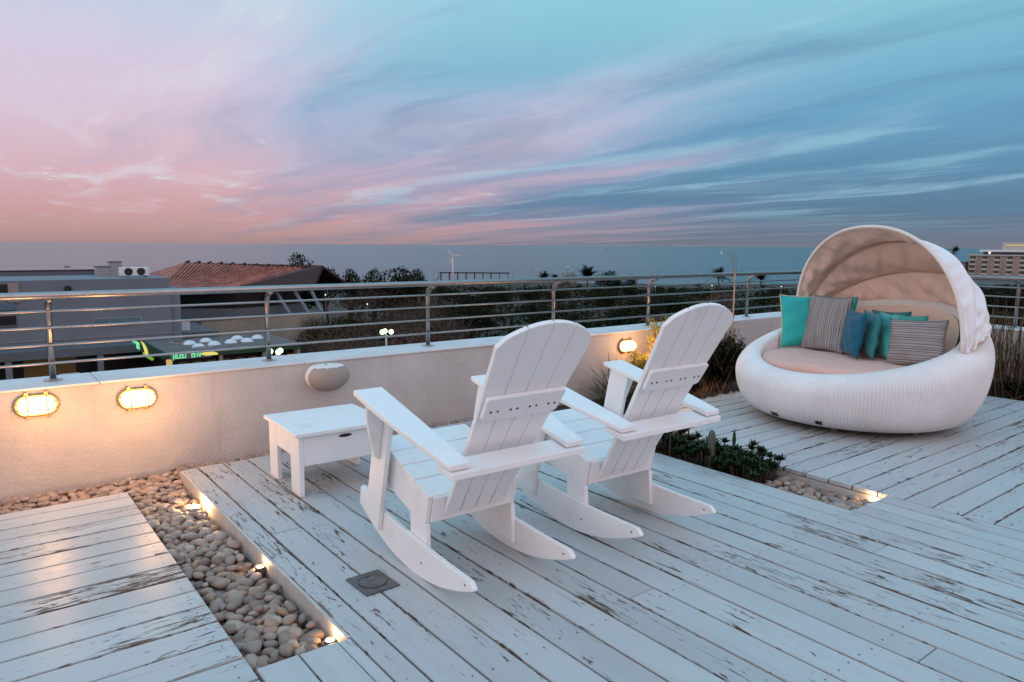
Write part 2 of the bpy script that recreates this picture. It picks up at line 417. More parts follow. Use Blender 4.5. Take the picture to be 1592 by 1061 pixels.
# parapet wall: plaster body with painted coping, as a structure
wall = thing('parapet_wall', None, None, kind='structure')
MB().box(-9, 9.72, 5.30, 5.712, -.112, .588).build('wall_body', 'plaster', wall)
for k in range(12):
    MB().box(-8.95+1.3792*k+.002, -8.95+1.3792*(k+1)-.002, 5.288, 5.715, .590, .606+.0008*(k % 3)).build('coping', 'cap', wall, bevel=.005)
MB().box(7.604, 9.10, 5.330, 5.715, .590, .606).build('coping', 'cap', wall, bevel=.005)
wall2 = thing('parapet_wall', None, None, kind='structure')
MB().box(9.30, 9.70, -5, 5.298, -.112, .588).build('wall_body', 'plaster', wall2)
MB().box(9.29, 9.715, -5, 5.286, .590, .606).build('coping', 'cap', wall2, bevel=.005)

wb = thing('wall_boards', 'brown upright boards fixed to the wall left of the daybed', 'boards', (8.55, 5.329, .33))
for k in range(3):
    MB().box(-.20+.17*k, -.075+.17*k, -.028, 0, -.30, .23).build('board', plain('brown board', (.12, .085, .075), .8, var=.2) if k == 0 else bpy.data.materials['brown board'], wb, bevel=.003)
# ------------------------------------------------------------------ railing
def railing(label, p0, p1, posts, inward, group):
    """p0->p1: line of post feet on the coping; inward: unit vector towards the terrace"""
    t = thing('railing', label, 'railing', (0, 0, 0), group=group)
    p0 = Vector(p0); p1 = Vector(p1); ax = (p1-p0).normalized(); inw = Vector(inward)
    off = inw*.14
    MB().tube([p0+off+Vector((0, 0, .560)), p1+off+Vector((0, 0, .560))], .0245, 14).build('handrail', 'steel', t, smooth=True)
    for h in (.452, .346, .233, .115):
        MB().tube([p0+inw*.024+Vector((0, 0, h)), p1+inw*.024+Vector((0, 0, h))], .0085, 8).build('rail_bar', 'steel', t, smooth=True)
    for s in posts:
        b = p0+ax*s
        path = [b, b+Vector((0, 0, .43))]
        for k in range(1, 7):
            a = k/6*pi/2*.95
            path.append(b+Vector((0, 0, .43+.105*sin(a)))+inw*(.125*(1-cos(a))))
        o = MB().tube(path, .0195, 12).build('post', 'steel', t, smooth=True)
        MB().lathe([(.055, 0), (.055, .005), (.024, .006), (.024, .012), (.0, .012)], 20, (b.x, b.y, b.z)).build('flange', 'steel', o)
    return t
railing('steel railing with four thin bars along the wall behind the rocking chairs', (-8.9, 5.515, .607), (9.36, 5.515, .607),
        [7.96-1.43*k for k in (5, 4)][:0]+[x+8.9 for x in (-8.1, -6.68, -5.25, -3.82, -2.39, -.96, .47, 1.885, 3.305, 4.77, 6.18, 8.05, 9.30)], (0, -1, 0), 'terrace railings')
railing('steel railing to the right of the wicker daybed above the dry reeds', (9.52, 5.40, .607), (9.52, -4.9, .607),
        [.9, 2.4, 5.3, 6.8, 8.3], (-1, 0, 0), 'terrace railings')

# ------------------------------------------------------------------ decks of single boards
def deck(boards, mat, zt=0.0):
    d = thing('deck', None, None, kind='structure')
    for (x0, x1, y0, y1) in boards:
        dz = rng.uniform(-.0015, .0015)
        o = MB().box(x0, x1, y0, y1, zt-.030+dz, zt+dz).build('plank', mat, d, bevel=.0035)
    return d
P = .16385
bA = [(1.115, 1.2095, -3, 5.04)]
for k in range(17):
    x0 = 1.214+P*k
    if k in (0, 3, 6, 9, 11, 14):
        yj = (3.62, 1.35, 2.02, 1.05, 3.9, 1.62)[(0, 3, 6, 9, 11, 14).index(k)]
        bA.append((x0+.0045, x0+P-.0045, -3, yj-.0025)); bA.append((x0+.0045, x0+P-.0045, yj+.0025, 5.04))
    else:
        bA.append((x0+.0045, x0+P-.0045, -3, 5.04))
deckA = deck(bA, 'plank_y')
# boards closing the gap between the two right-hand decks, and the end of the left channel
deckE = deck([(4.004+.142*k, 4.004+.142*k+.136, -3, 1.975) for k in range(3)], 'plank_y')
deckD = deck([(.752, .9035, -3, 2.452), (.9095, 1.056, -3, 2.452)], 'plank_y')
MB().box(1.061, 1.110, -3, 2.452, -.034, -.006).build('plank', 'plank_y', deckD, bevel=.003)
bB = []
y = 4.785
k = 0
while y > -3:
    w = .112 if k == 0 else .163
    bB.append((-9, .740, y-w+.0045, y-.0045)); y -= w; k += 1
deckB = deck(bB, 'plank_x')
bC = []
y = 4.44
while y > -3:
    w = .1598
    bC.append((4.433, 8.325, y-w+.0045, y-.0045)); y -= w
deckC = deck(bC, 'plank_x')
# fascia boards closing the raised edges
MB().box(1.100, 1.114, 2.456, 5.036, -.118, -.004).build('fascia', 'fascia', deckA)
MB().box(4.434, 4.450, 1.98, 4.43, -.118, -.034).build('fascia', 'fascia', deckC)
MB().box(3.984, 3.998, 1.98, 5.03, -.118, -.034).build('fascia', 'fascia', deckA)
MB().box(.722, .738, 2.456, 4.78, -.118, -.034).build('fascia', 'fascia', deckB)
MB().box(-9, .72, 4.764, 4.780, -.118, -.034).build('fascia', 'fascia', deckB)
# screw heads
def screws(d, boards, along, lines):
    mb = MB()
    for (x0, x1, y0, y1) in boards:
        for L in lines:
            for q in (.25, .75):
                px, py = (L, y0+(y1-y0)*q) if along == 0 else (x0+(x1-x0)*q, L)
                px += rng.uniform(-.006, .006); py += rng.uniform(-.006, .006)
                if not (x0 < px < x1 and y0 < py < y1): continue
                mb.lathe([(.0036, .0018), (.003, .0021), (0, .0017)], 8, (px, py, 0))
    tag(mb.build('screw', 'bolt', d), kind='stuff')
screws(deckA, bA, 1, [4.95, 4.2, 3.45, 2.7, 1.95, 1.2, .5])
screws(deckB, bB, 0, [.69, -.05, -.8, -1.6])
screws(deckC, bC, 0, [4.48, 5.2, 5.95, 6.7, 7.45, 8.27])

# planting beds (dark soil) left between the boards and the walls
tag(MB().box(4.0, 9.29, 4.46, 5.295, -.113, -.075).build('planting_bed', 'soil'), kind='structure')
tag(MB().box(8.345, 9.29, -3, 4.455, -.113, -.075).build('planting_bed', 'soil'), kind='structure')
tag(MB().box(4.002, 4.430, 2.62, 4.455, -.113, -.072).build('planting_bed', 'soil'), kind='structure')

# ------------------------------------------------------------------ pebbles
def pebble_meshes():
    out = []
    for k in range(9):
        bm = bmesh.new(); bmesh.ops.create_icosphere(bm, subdivisions=2, radius=1.0)
        r = random.Random(100+k); ph = [r.uniform(0, 6) for _ in range(6)]
        sx, sy, sz = 1.0, r.uniform(.62, .85), r.uniform(.46, .66)
        for v in bm.verts:
            p = v.co
            f = 1+.16*sin(2.3*p.x+ph[0])*cos(2.1*p.y+ph[1])+.10*sin(3.4*p.z+ph[2]+p.x*2)+.06*sin(4.7*p.y+ph[3])
            v.co = Vector((p.x*sx*f, p.y*sy*f, p.z*sz*f))
        me = bpy.data.meshes.new('pebble'); bm.to_mesh(me); bm.free()
        me.polygons.foreach_set('use_smooth', [True]*len(me.polygons)); me.materials.append(M['pebble'])
        out.append(me)
    return out
PEB = pebble_meshes()
def scatter(regions, step, zlev, seed):
    r = random.Random(seed); pts = []
    for (x0, x1, y0, y1) in regions:
        for lay, (zz, jit) in enumerate(zlev):
            yy = y0; row = 0
            while yy < y1:
                xx = x0+(step*.5 if (row+lay) % 2 else 0)
                while xx < x1:
                    px = xx+r.uniform(-jit, jit)*step; py = yy+r.uniform(-jit, jit)*step
                    if x0 <= px <= x1 and y0 <= py <= y1 and r.random() > .12*lay:
                        s = r.choice((r.uniform(.62, .95), r.uniform(.85, 1.25), r.uniform(1.1, 1.5)))
                        pts.append((px, py, zz+r.uniform(-.008, .010), s, r.uniform(0, 6.3), r.uniform(-.35, .35), r.uniform(-.35, .35), r.randrange(9)))
                    xx += step
                yy += step*.84; row += 1
    return pts
def pebble_bed(pts, size, nobj=300):
    bed = thing('pebble_bed', None, None, kind='structure')
    pts = sorted(pts, key=lambda p: (p[0]**2+p[1]**2)/(p[3]**2) - (0.5 if p[2] > -.075 else 0))
    for p in pts[:nobj]:
        s = size*p[3]
        mesh_obj('pebble', PEB[p[7]], bed, p[:3], (p[5], p[6], p[4]), (s, s, s))
    rest = pts[nobj:]
    if rest:
        vs = []; fs = []; tint = []
        for p in rest:
            me = PEB[p[7]]; s = size*p[3]
            mt = Matrix.Translation(p[:3]) @ Matrix.Rotation(p[4], 4, 'Z') @ Matrix.Rotation(p[6], 4, 'Y') @ Matrix.Rotation(p[5], 4, 'X') @ Matrix.Scale(s, 4)
            o = len(vs); vs += [tuple(mt @ v.co) for v in me.vertices]
            fs += [tuple(i+o for i in pl.vertices) for pl in me.polygons]; tint += [rng.random()]*len(me.polygons)
        mb = MB(); mb.v = vs; mb.f = fs
        tag(mb.build('pebble_layer', 'pebble', bed, smooth=True, recalc=False, tint=tint), kind='stuff')
    return bed
ZL = [(-.098, .18), (-.070, .34)]
pebble_bed(scatter([(.775, 1.075, 2.475, 4.80), (-3.6, 1.085, 4.82, 5.27)], .050, ZL, 3)+scatter([(1.09, 3.97, 5.075, 5.27)], .052, [(-.085, .2), (-.055, .3)], 4), .0300, 300)
pebble_bed(scatter([(4.03, 4.405, 2.0, 2.66)], .056, [(-.100, .18), (-.068, .32)], 5)+scatter([(5.75, 7.4, 4.47, 4.62)], .06, [(-.06, .3)], 6), .0315, 300)

# ------------------------------------------------------------------ wall lamps (oval bulkheads in brass cages)
def oval(w, h, n=40, p=2.6):
    out = []
    for i in range(n):
        a = 2*pi*i/n; c, s = cos(a), sin(a)
        # stadium: straight middle, round ends
        r = h/2; half = w/2-r
        x = (half if c > 0 else -half)*(1 if abs(c) > 1e-9 else 0)+r*c
        out.append((x, r*s))
    return out
def loop_tube(mb, pts, r, n=8):
    k = len(pts); vs = []; fs = []; pts = [Vector(p) for p in pts]
    for i, p in enumerate(pts):
        t = (pts[(i+1) % k]-pts[i-1]).normalized(); up = Vector((0, 1, 0)); w = t.cross(up).normalized()
        vs += [p+(up*cos(2*pi*j/n)+w*sin(2*pi*j/n))*r for j in range(n)]
    for i in range(k):
        for j in range(n):
            fs.append((i*n+j, i*n+(j+1) % n, ((i+1) % k)*n+(j+1) % n, ((i+1) % k)*n+j))
    mb.add(vs, fs)
def wall_lamp():
    t = thing('wall_lamp', 'x', 'lamp', group='brass bulkhead lamps lit on the parapet wall')
    MB().prism(oval(.225, .125), 1, -.018, 0).build('backplate', 'brass', t)
    vs = []; fs = []; lev = [(1.0, -.018), (1.0, -.040), (.96, -.060), (.82, -.078), (.55, -.088), (.2, -.091)]
    base = oval(.198, .100)
    for sc, yy in lev: vs += [(p[0]*(1-(1-sc)*.55), yy, p[1]*sc) for p in base]
    k = len(base)
    for i in range(len(lev)-1):
        fs += [(i*k+j, i*k+(j+1) % k, (i+1)*k+(j+1) % k, (i+1)*k+j) for j in range(k)]
    fs.append(tuple(range((len(lev)-1)*k, len(lev)*k)))
    MB().add(vs, fs).build('diffuser', 'lampglass', t, smooth=True)
    mb = MB(); loop_tube(mb, [(p[0], -.024, p[1]) for p in oval(.222, .122)], .0075); mb.build('cage_ring', 'brass', t, smooth=True)
    for x in (-.052, .052):
        MB().tube([(x, -.02, .066), (x, -.055, .060), (x, -.094, .040), (x, -.098, 0), (x, -.094, -.040), (x, -.055, -.060), (x, -.02, -.066)], .0036, 6).build('cage_bar', 'brass', t, smooth=True)
    for z in (-.020, .020):
        MB().tube([(-.112, -.02, z), (-.100, -.062, z), (-.06, -.094, z), (.06, -.094, z), (.100, -.062, z), (.112, -.02, z)], .0032, 6).build('cage_bar', 'brass', t, smooth=True)
    for x in (-.052, .052):
        for s in (-1, 1):
            MB().lathe([(.010, -.030), (.010, -.008), (.005, -.004), (.005, 0)], 10, (x, 0, s*.072), axis=1).build('lug', 'brass', t)
    l = bpy.data.lights.new('offset_light', 'POINT'); l.energy = 8.0; l.color = (1.0, .45, .14); l.shadow_soft_size = .07
    lo = bpy.data.objects.new('offset_light', l); C.objects.link(lo); lo.parent = t; lo.location = (0, -.34, 0)  # unseen light held well in front of the fitting to spread the wall glow
    return t
l0 = wall_lamp()
lab = ['brass caged oval lamp glowing at the left end of the wall', 'brass caged oval lamp glowing on the wall between its neighbour and the small table',
       'glowing oval lamp on the wall left of the yellow lit bush', 'glowing lamp on the wall half hidden behind the far rocking chair back']
for i, (x, z) in enumerate([(.352, .498), (.917, .472), (5.60, .452), (6.13, .452)]):
    o = l0 if i == 0 else copy_tree(l0)
    o.location = (x, 5.299, z); o['label'] = lab[i]

# ------------------------------------------------------------------ small uplights half buried beside the boards
def uplight(energy):
    t = thing('uplight', 'x', 'spotlight', group='small uplights at the deck edges')
    MB().lathe([(.022, -.05), (.022, .0), (.019, .003), (.017, .001)], 20).build('housing', 'drain', t, smooth=False)
    MB().lathe([(.0, .0022), (.0165, .0018), (.0165, -.004)], 20).build('lens', 'uplight', t)
    l = bpy.data.lights.new('offset_light', 'POINT'); l.energy = energy; l.color = (1.0, .60, .27); l.shadow_soft_size = .012
    lo = bpy.data.objects.new('offset_light', l); C.objects.link(lo); lo.parent = t; lo.location = (0, 0, .020)
    return t
ulab = ['lit uplight in the pebble channel at its far end by the wall', 'lit uplight midway along the pebble channel against the deck edge',
        'lit uplight in the nearest corner of the pebble channel', 'lit uplight at the end of the pebble pocket below the daybed deck']
for i, (x, y, e) in enumerate([(1.050, 4.42, 4.2), (1.074, 3.38, .32), (1.074, 2.56, .42), (4.405, 2.05, .8)]):
    o = uplight(e); o.location = (x, y, -.052); o['label'] = ulab[i]

# ------------------------------------------------------------------ egg-shaped wall speaker
def speaker():
    t = thing('outdoor_speaker', 'rounded pale outdoor speaker with grey grille mounted on the wall above the small table', 'speaker', (2.215, 5.30, .500))
    nu, nv = 64, 40
    def P(i, j):
        a = 2*pi*i/nu; b = pi*j/nv-pi/2            # axis of revolution points out from the wall
        x = .172*cos(a)*cos(b)**.85; z = .118*sin(a)*cos(b)**.85; y = -.112+.112*sin(-b)*-1
        y = -.112-.112*sin(b)
        z = min(z, .076+.012*(1-(x/.172)**2))
        return Vector((x, y, z))
    shell = MB(); gr = MB()
    def quad(mb, i, j, off):
        q = [P(i, j), P(i+1, j), P(i+1, j+1), P(i, j+1)]
        mb.add([p+Vector((0, -off, 0)) for p in q], [(0, 1, 2, 3)])
    for j in range(nv):
        for i in range(nu):
            c = (P(i, j)+P(i+1, j+1))/2
            front = c.y < -.150-.018*min(0, c.z/.1) and c.z < .073
            quad(gr if front else shell, i, j, .003 if front else 0)
    shell.build('shell', 'speaker_body', t, smooth=True); gr.build('grille', 'speaker_grille', t, smooth=True)
    MB().box(.022, .046, -.205, -.196, .044, .066).build('badge', 'black', t)
    MB().box(-.03, .03, -.02, 0, -.05, .05).build('bracket', 'black', t)
    MB().lathe([(.009, 0), (.009, .004), (0, .005)], 12, (-.005, -.10, .088)).build('screw', 'drain', t)
speaker()

# ------------------------------------------------------------------ floor socket plate
def floor_plate():
    t = thing('floor_plate', 'square grey metal floor outlet cover set in the boards before the near chair', 'floor outlet', (1.385, 2.806, .003), R_(2))
    MB().box(-.082, .082, -.098, .098, -.02, .004).build('cover', 'drain', t, bevel=.002)
    MB().lathe([(.062, .0042), (.062, .0056), (.058, .0058)], 36).build('lid', 'drain', t)
    mb = MB(); loop = [(.064*cos(2*pi*i/40), .064*sin(2*pi*i/40), .0052) for i in range(40)]
    vs = []; fs = []
    for r in (.0615, .0650):
        vs += [(r*cos(2*pi*i/40), r*sin(2*pi*i/40), .0062) for i in range(40)]
    fs = [(i, (i+1) % 40, 40+(i+1) % 40, 40+i) for i in range(40)]
    MB().add(vs, fs).build('groove', 'black', t)
    MB().box(-.012, .012, .045, .055, .0059, .0068).build('finger_slot', 'black', t)
floor_plate()

# ================================================================== ROCKING CHAIRS
def rocking_chair():
    t = thing('rocking_chair', 'x', 'rocking chair', group='white rocking chairs facing the sea')
    RR, l0_ = 1.081, -.2107
    zb = lambda l: (l-l0_)**2/(2*RR)
    bot = [(.365-1.083*i/16, zb(.365-1.083*i/16)) for i in range(17)]
    top = [(-.712, .132), (-.690, .150), (-.650, .153), (-.55, .153), (-.42, .156), (-.28, .163), (-.12, .174), (.03, .187), (.15, .205), (.262, .232), (.335, .255), (.352, .245)]
    rock = bot+top
    rockc = [(p[0], p[1]) for p in rock]
    for s in (-1, 1):
        a, b_ = (s*.277, s*.252)
        o = MB().prism(rockc, 0, min(a, b_), max(a, b_)).build('rocker', 'chair', t, bevel=.004)
        for (l, z) in ((-.655, .122), (-.29, .075)):
            MB().lathe([(.0045, -.0132), (.0052, -.0128), (.0052, .0128), (.0045, .0132)], 10, (s*.2645, l, z), axis=0).build('bolt', 'bolt', o)
        # front leg outside the rocker
        leg = [(.2245, .175), (.098, .098), (-.057, .757), (.092, .790)]
        leg = [(.1045, .094), (-.0585, .766), (.0885, .797), (.213, .262), (.229, .175), (.19, .148)]
        MB().prism(leg, 0, min(s*.278, s*.303), max(s*.278, s*.303)).build('front_leg', 'chair', t, bevel=.004)
        # bracket under the arm: a plate standing out from the leg
        br = [(s*.304, .470), (s*.304, .772), (s*.398, .784), (s*.392, .700), (s*.372, .620), (s*.345, .540), (s*.322, .478)]
        mt = Matrix.Translation((0, .155, 0)) @ Matrix(((1, 0, 0, 0), (0, 1, -.24, 0), (0, 0, 1, 0), (0, 0, 0, 1)))
        MB().prism(br, 1, .028, .050, mt).build('arm_bracket', 'chair', t, bevel=.003)
        # rear leg inside the rocker
        rl = [(-.143, .050), (-.300, .050), (-.284, .246), (-.137, .262)]
        MB().prism(rl, 0, min(s*.251, s*.2265), max(s*.251, s*.2265)).build('rear_leg', 'chair', t, bevel=.004)
        # side stringer under the seat
        st = [(.165, .520), (.048, .488), (-.06, .452), (-.175, .410), (-.312, .388), (-.275, .247), (-.137, .263), (.083, .318), (.165, .365)]
        MB().prism(st, 0, min(s*.2505, s*.2275), max(s*.2505, s*.2275)).build('side_stringer', 'chair', t, bevel=.004)
        # arm: sloping down to the back, narrower behind
        sl_ = (.811-.644)/(.131+.653)
        za = lambda l: .644+(l+.653)*sl_
        pts = [(s*.408, .131), (s*.257, .134), (s*.252, -.655), (s*.352, -.655), (s*.385, -.36), (s*.405, -.10)]
        vs = [(x, l, za(l)) for x, l in pts]+[(x, l, za(l)-.026) for x, l in pts]; k = 6
        fs = [tuple(range(k)), tuple(range(2*k-1, k-1, -1))]+[(i, (i+1) % k, k+(i+1) % k, k+i) for i in range(k)]
        MB().add(vs, fs).build('arm', 'chair', t, bevel=.005)
    # seat slats
    zs = lambda l: .508+(l-.048)*.340+max(0, l-.03)*-.05
    edges = [(.178, .052), (.046, -.062), (-.068, -.176), (-.182, -.306)]
    for (a, b_) in edges:
        vs = [(x, l, zs(l)+dz) for dz in (0, -.020) for l in (a, b_) for x in (-.2535, .2535)]
        MB().add(vs, [(0, 1, 3, 2), (4, 6, 7, 5), (0, 4, 5, 1), (2, 3, 7, 6), (0, 2, 6, 4), (1, 5, 7, 3)]).build('seat_slat', 'chair', t, bevel=.004)
    MB().box(-.2255, .2255, .140, .162, .400, .505).build('front_rail', 'chair', t, bevel=.003)
    mt = Matrix(((1, 0, 0, 0), (0, 1, -.26, .07), (0, 0, 1, 0), (0, 0, 0, 1)))
    MB().box(-.2260, .2260, -.290, -.268, .252, .378, mt).build('rear_rail', 'chair', t, bevel=.003)
    # back: plane leaning rearward
    B0 = Vector((0, -.529, .655)); B1 = Vector((0, -.865, 1.215)); ud = (B1-B0).normalized(); nrm = Vector((0, ud.z, -ud.y))  # nrm points forward
    LT = (B1-B0).length; LB = -.437
    hw = lambda q: .187+(.242-.187)*(q/.56) if q > 0 else .187+q*.055
    NS = 4
    def arc(f):   # f in -1..1 across
        return LT-.086*abs(f)**2.05-.022*max(0, abs(f)-.86)/.14
    for k in range(NS):
        f0, f1 = -1+2*k/NS, -1+2*(k+1)/NS; g = .0085
        out = []
        qs = [LB, 0, .3, .5]
        L = [(f0*hw(q)+(g*.5 if k > 0 else 0), q) for q in qs]; Rr = [(f1*hw(q)-(g*.5 if k < NS-1 else 0), q) for q in qs]
        tp = []
        for i in range(9):
            f = f0+(f1-f0)*i/8; q = arc(f); x = f*hw(.56)
            if i == 0 and k > 0: x += g*.5
            if i == 8 and k < NS-1: x -= g*.5
            tp.append((x, q))
        poly = L+tp+Rr[::-1]
        vs = [B0+Vector((x, 0, 0))+ud*q for x, q in poly]+[B0+Vector((x, 0, 0))+ud*q+nrm*.022 for x, q in poly]; n = len(poly)
        MB().add(vs, [tuple(range(n)), tuple(range(2*n-1, n-1, -1))]+[(i, (i+1) % n, n+(i+1) % n, n+i) for i in range(n)]).build('back_slat', 'chair', t, bevel=.003)
    # batten across the back with bolt pairs
    q0, q1 = .175, .300
    poly = [(-.180, q0), (-.196, q0+.012), (-.204, q1-.01), (-.198, q1), (.198, q1), (.204, q1-.01), (.196, q0+.012), (.180, q0)]
    vs = [B0+Vector((x, 0, 0))+ud*q-nrm*.001 for x, q in poly]+[B0+Vector((x, 0, 0))+ud*q-nrm*.024 for x, q in poly]; n = len(poly)
    bt = MB().add(vs, [tuple(range(n)), tuple(range(2*n-1, n-1, -1))]+[(i, (i+1) % n, n+(i+1) % n, n+i) for i in range(n)]).build('back_batten', 'chair', t, bevel=.004)
    for k in range(4):
        for dx in (-.017, .017):
            x = (-1+2*(k+.5)/4)*.200+dx; c = B0+Vector((x, 0, 0))+ud*.228-nrm*.0245
            mb = MB(); ring = [c+Vector((1, 0, 0))*.0055*cos(a*pi/4)+ud*.0055*sin(a*pi/4) for a in range(8)]
            mb.add([p+nrm*.004 for p in ring]+[p-nrm*.0012 for p in ring], [tuple(range(8)), tuple(range(15, 7, -1))]+[(i, (i+1) % 8, 8+(i+1) % 8, 8+i) for i in range(8)]).build('bolt', 'bolt', bt)
    # rail behind the back that carries the arms
    rp = [(-.552, .6335), (-.668, .6095), (-.668, .5805), (-.552, .6045)]
    MB().prism(rp, 0, -.350, .350).build('arm_rail', 'chair', t, bevel=.004)
    return t
ch = rocking_chair(); ch2 = copy_tree(ch)
def pose(o, x, y, yaw, pitch):
    o.rotation_euler = (Matrix.Rotation(-yaw, 4, 'Z') @ Matrix.Rotation(-pitch, 4, 'X')).to_euler(); o.location = (x, y, .002)
pose(ch, 1.866, 3.0, .0235, -.0172); pose(ch2, 2.796, 2.932, .037, .0172)
ch['label'] = 'near white slatted rocking chair beside the small side table'
ch2['label'] = 'white slatted rocking chair farther from the table, nearer the wicker daybed'

# ------------------------------------------------------------------ side table
def side_table():
    t = thing('side_table', 'low white slatted side table with an oval badge by the wall', 'side table', (1.835, 4.33, .001), R_(-2))
    yb = [-.308+.1232*k for k in range(6)]
    for k in range(5):
        MB().box(-.308, .308, yb[k]+.0025, yb[k+1]-.0025, .368, .392).build('top_slat', 'chair', t, bevel=.003)
    for sx in (-1, 1):
        for sy in (-1, 1):
            x = sx*.268
            MB().box(x-.015, x+.015, min(sy*.128, sy*.282), max(sy*.128, sy*.282), 0, .367).build('leg', 'chair', t, bevel=.003)
        MB().box(sx*.268-.012, sx*.268+.012, -.1275, .1275, .225, .366).build('apron', 'chair', t, bevel=.002)
    for sy in (-1, 1):
        ap = MB().box(-.252, .252, min(sy*.278, sy*.254), max(sy*.278, sy*.254), .185, .366).build('apron', 'chair', t, bevel=.002)
        if sy < 0:
            bd = MB().add([(.010+.043*cos(2*pi*i/28), yy, .338+.0105*sin(2*pi*i/28)) for yy in (-.2785, -.2815) for i in range(28)],
                          [tuple(range(28)), tuple(range(55, 27, -1))]+[(i, (i+1) % 28, 28+(i+1) % 28, 28+i) for i in range(28)]).build('badge', 'badge_rim', ap)
            MB().add([(.010+.040*cos(2*pi*i/28), yy, .338+.0085*sin(2*pi*i/28)) for yy in (-.2816, -.2822) for i in range(28)],
                     [tuple(range(28)), tuple(range(55, 27, -1))]+[(i, (i+1) % 28, 28+(i+1) % 28, 28+i) for i in range(28)]).build('badge_face', 'badge', ap)
            ap['label'] = 'apron with a small dark oval badge'
side_table()

# ================================================================== EGG DAYBED
def wicker():
    m, n, b = new_mat('white wicker')
    uv = n.node('ShaderNodeUVMap'); u, v, _ = n.sep(uv.outputs[0])
    # weave: short horizontal strands passing over and under the upright ribs
    h = n.m('SINE', n.m('MULTIPLY', v, 2*pi*70)); k = n.m('SINE', n.m('MULTIPLY', u, 2*pi*118))
    w = n.m('MULTIPLY', h, k)
    tc = n.node('ShaderNodeTexCoord')
    d = n.noise(tc.outputs['Object'], 2.2, 5, .6)
    c = n.mix(n.smooth(d, .35, .7), (.72, .70, .70), (.82, .80, .80))
    n.put(b.inputs['Base Color'], c); b.inputs['Roughness'].default_value = .5
    bp = n.node('ShaderNodeBump'); bp.inputs['Strength'].default_value = .35; bp.inputs['Distance'].default_value = .003
    n.put(bp.inputs['Height'], w); n.l.new(bp.outputs[0], b.inputs['Normal'])
    return m
M['wicker'] = wicker()
def fabric(name, col, rough=.9, trans=0.0, bump=.25, bscale=260, var=.06):
    m, n, b = new_mat(name)
    tc = n.node('ShaderNodeTexCoord'); o = tc.outputs['Object']
    f = n.noise(o, 5, 4, .6)
    c = n.mix(f, tuple(x*(1-var) for x in col), tuple(min(1, x*(1+var)) for x in col))
    n.put(b.inputs['Base Color'], c); b.inputs['Roughness'].default_value = rough; b.inputs['Specular IOR Level'].default_value = .2
    b.inputs['Sheen Weight'].default_value = .15
    bp = n.node('ShaderNodeBump'); bp.inputs['Strength'].default_value = bump; bp.inputs['Distance'].default_value = .01
    hh = n.m('ADD', n.noise(o, 14, 4, .6), n.m('MULTIPLY', n.noise(o, bscale, 2, .5), .15))
    n.put(bp.inputs['Height'], hh); n.l.new(bp.outputs[0], b.inputs['Normal'])
    if trans:
        tr = n.node('ShaderNodeBsdfTranslucent'); n.put(tr.inputs[0], c)
        mx = n.node('ShaderNodeMixShader'); mx.inputs[0].default_value = trans
        n.l.new(b.outputs[0], mx.inputs[1]); n.l.new(tr.outputs[0], mx.inputs[2]); n.l.new(mx.outputs[0], n.n['Material Output'].inputs[0])
    return m
def striped(name, axis, bands):
    m, n, b = new_mat(name)
    tc = n.node('ShaderNodeTexCoord'); s = n.sep(tc.outputs['Object'])[axis]
    f = n.m('FRACT', n.m('MULTIPLY', s, 1/.092))
    c = n.ramp(f, bands, 'CONSTANT')
    g = n.noise(tc.outputs['Object'], 160, 2, .5)
    c = n.mix(n.m('MULTIPLY', g, .25), c, (.16, .145, .14))
    n.put(b.inputs['Base Color'], c); b.inputs['Roughness'].default_value = .9; b.inputs['Specular IOR Level'].default_value = .2
    bp = n.node('ShaderNodeBump'); bp.inputs['Strength'].default_value = .3; bp.inputs['Distance'].default_value = .008
    n.put(bp.inputs['Height'], n.noise(tc.outputs['Object'], 16, 4, .6)); n.l.new(bp.outputs[0], b.inputs['Normal'])
    return m
M['canopy'] = fabric('warm lit canopy cloth', (.90, .70, .60), .85, .10, .3)  # warm light inside the hood is put into this peach colour
M['canopy_out'] = fabric('white canopy cloth', (.88, .865, .88), .85, .10, .3)
M['bounce_sheet'] = fabric('peach liner cloth', (.84, .64, .53), .9, 0, .5)  # warm bounce light on the inner wicker is painted as this peach
M['hoop_tape'] = fabric('tan hoop tape', (.50, .36, .28), .85)
M['piping'] = fabric('white piping', (.74, .68, .64), .7)
M['mattress'] = fabric('dusty pink mattress cloth', (.66, .42, .36), .9, 0, .5)
M['turquoise'] = fabric('turquoise cloth', (.028, .42, .40), .7, 0, .7)
M['aqua'] = fabric('aqua cloth', (.07, .45, .42), .75, 0, .6)
M['teal'] = fabric('grey teal cloth', (.035, .205, .225), .8, 0, .5)
M['blue'] = fabric('deep blue cloth', (.004, .095, .165), .7, 0, .5)
M['cream_edge'] = fabric('cream cord', (.62, .58, .42), .8)
BN = [(0, (.31, .28, .275)), (.17, (.12, .12, .14)), (.24, (.36, .33, .32)), (.36, (.085, .085, .10)), (.43, (.30, .275, .27)), (.60, (.15, .15, .165)), (.67, (.38, .345, .335)), (.82, (.10, .10, .115)), (.89, (.32, .295, .29))]
M['stripe_x'] = striped('grey striped cloth upright', 0, BN)
M['stripe_y'] = striped('grey striped cloth level', 1, BN)

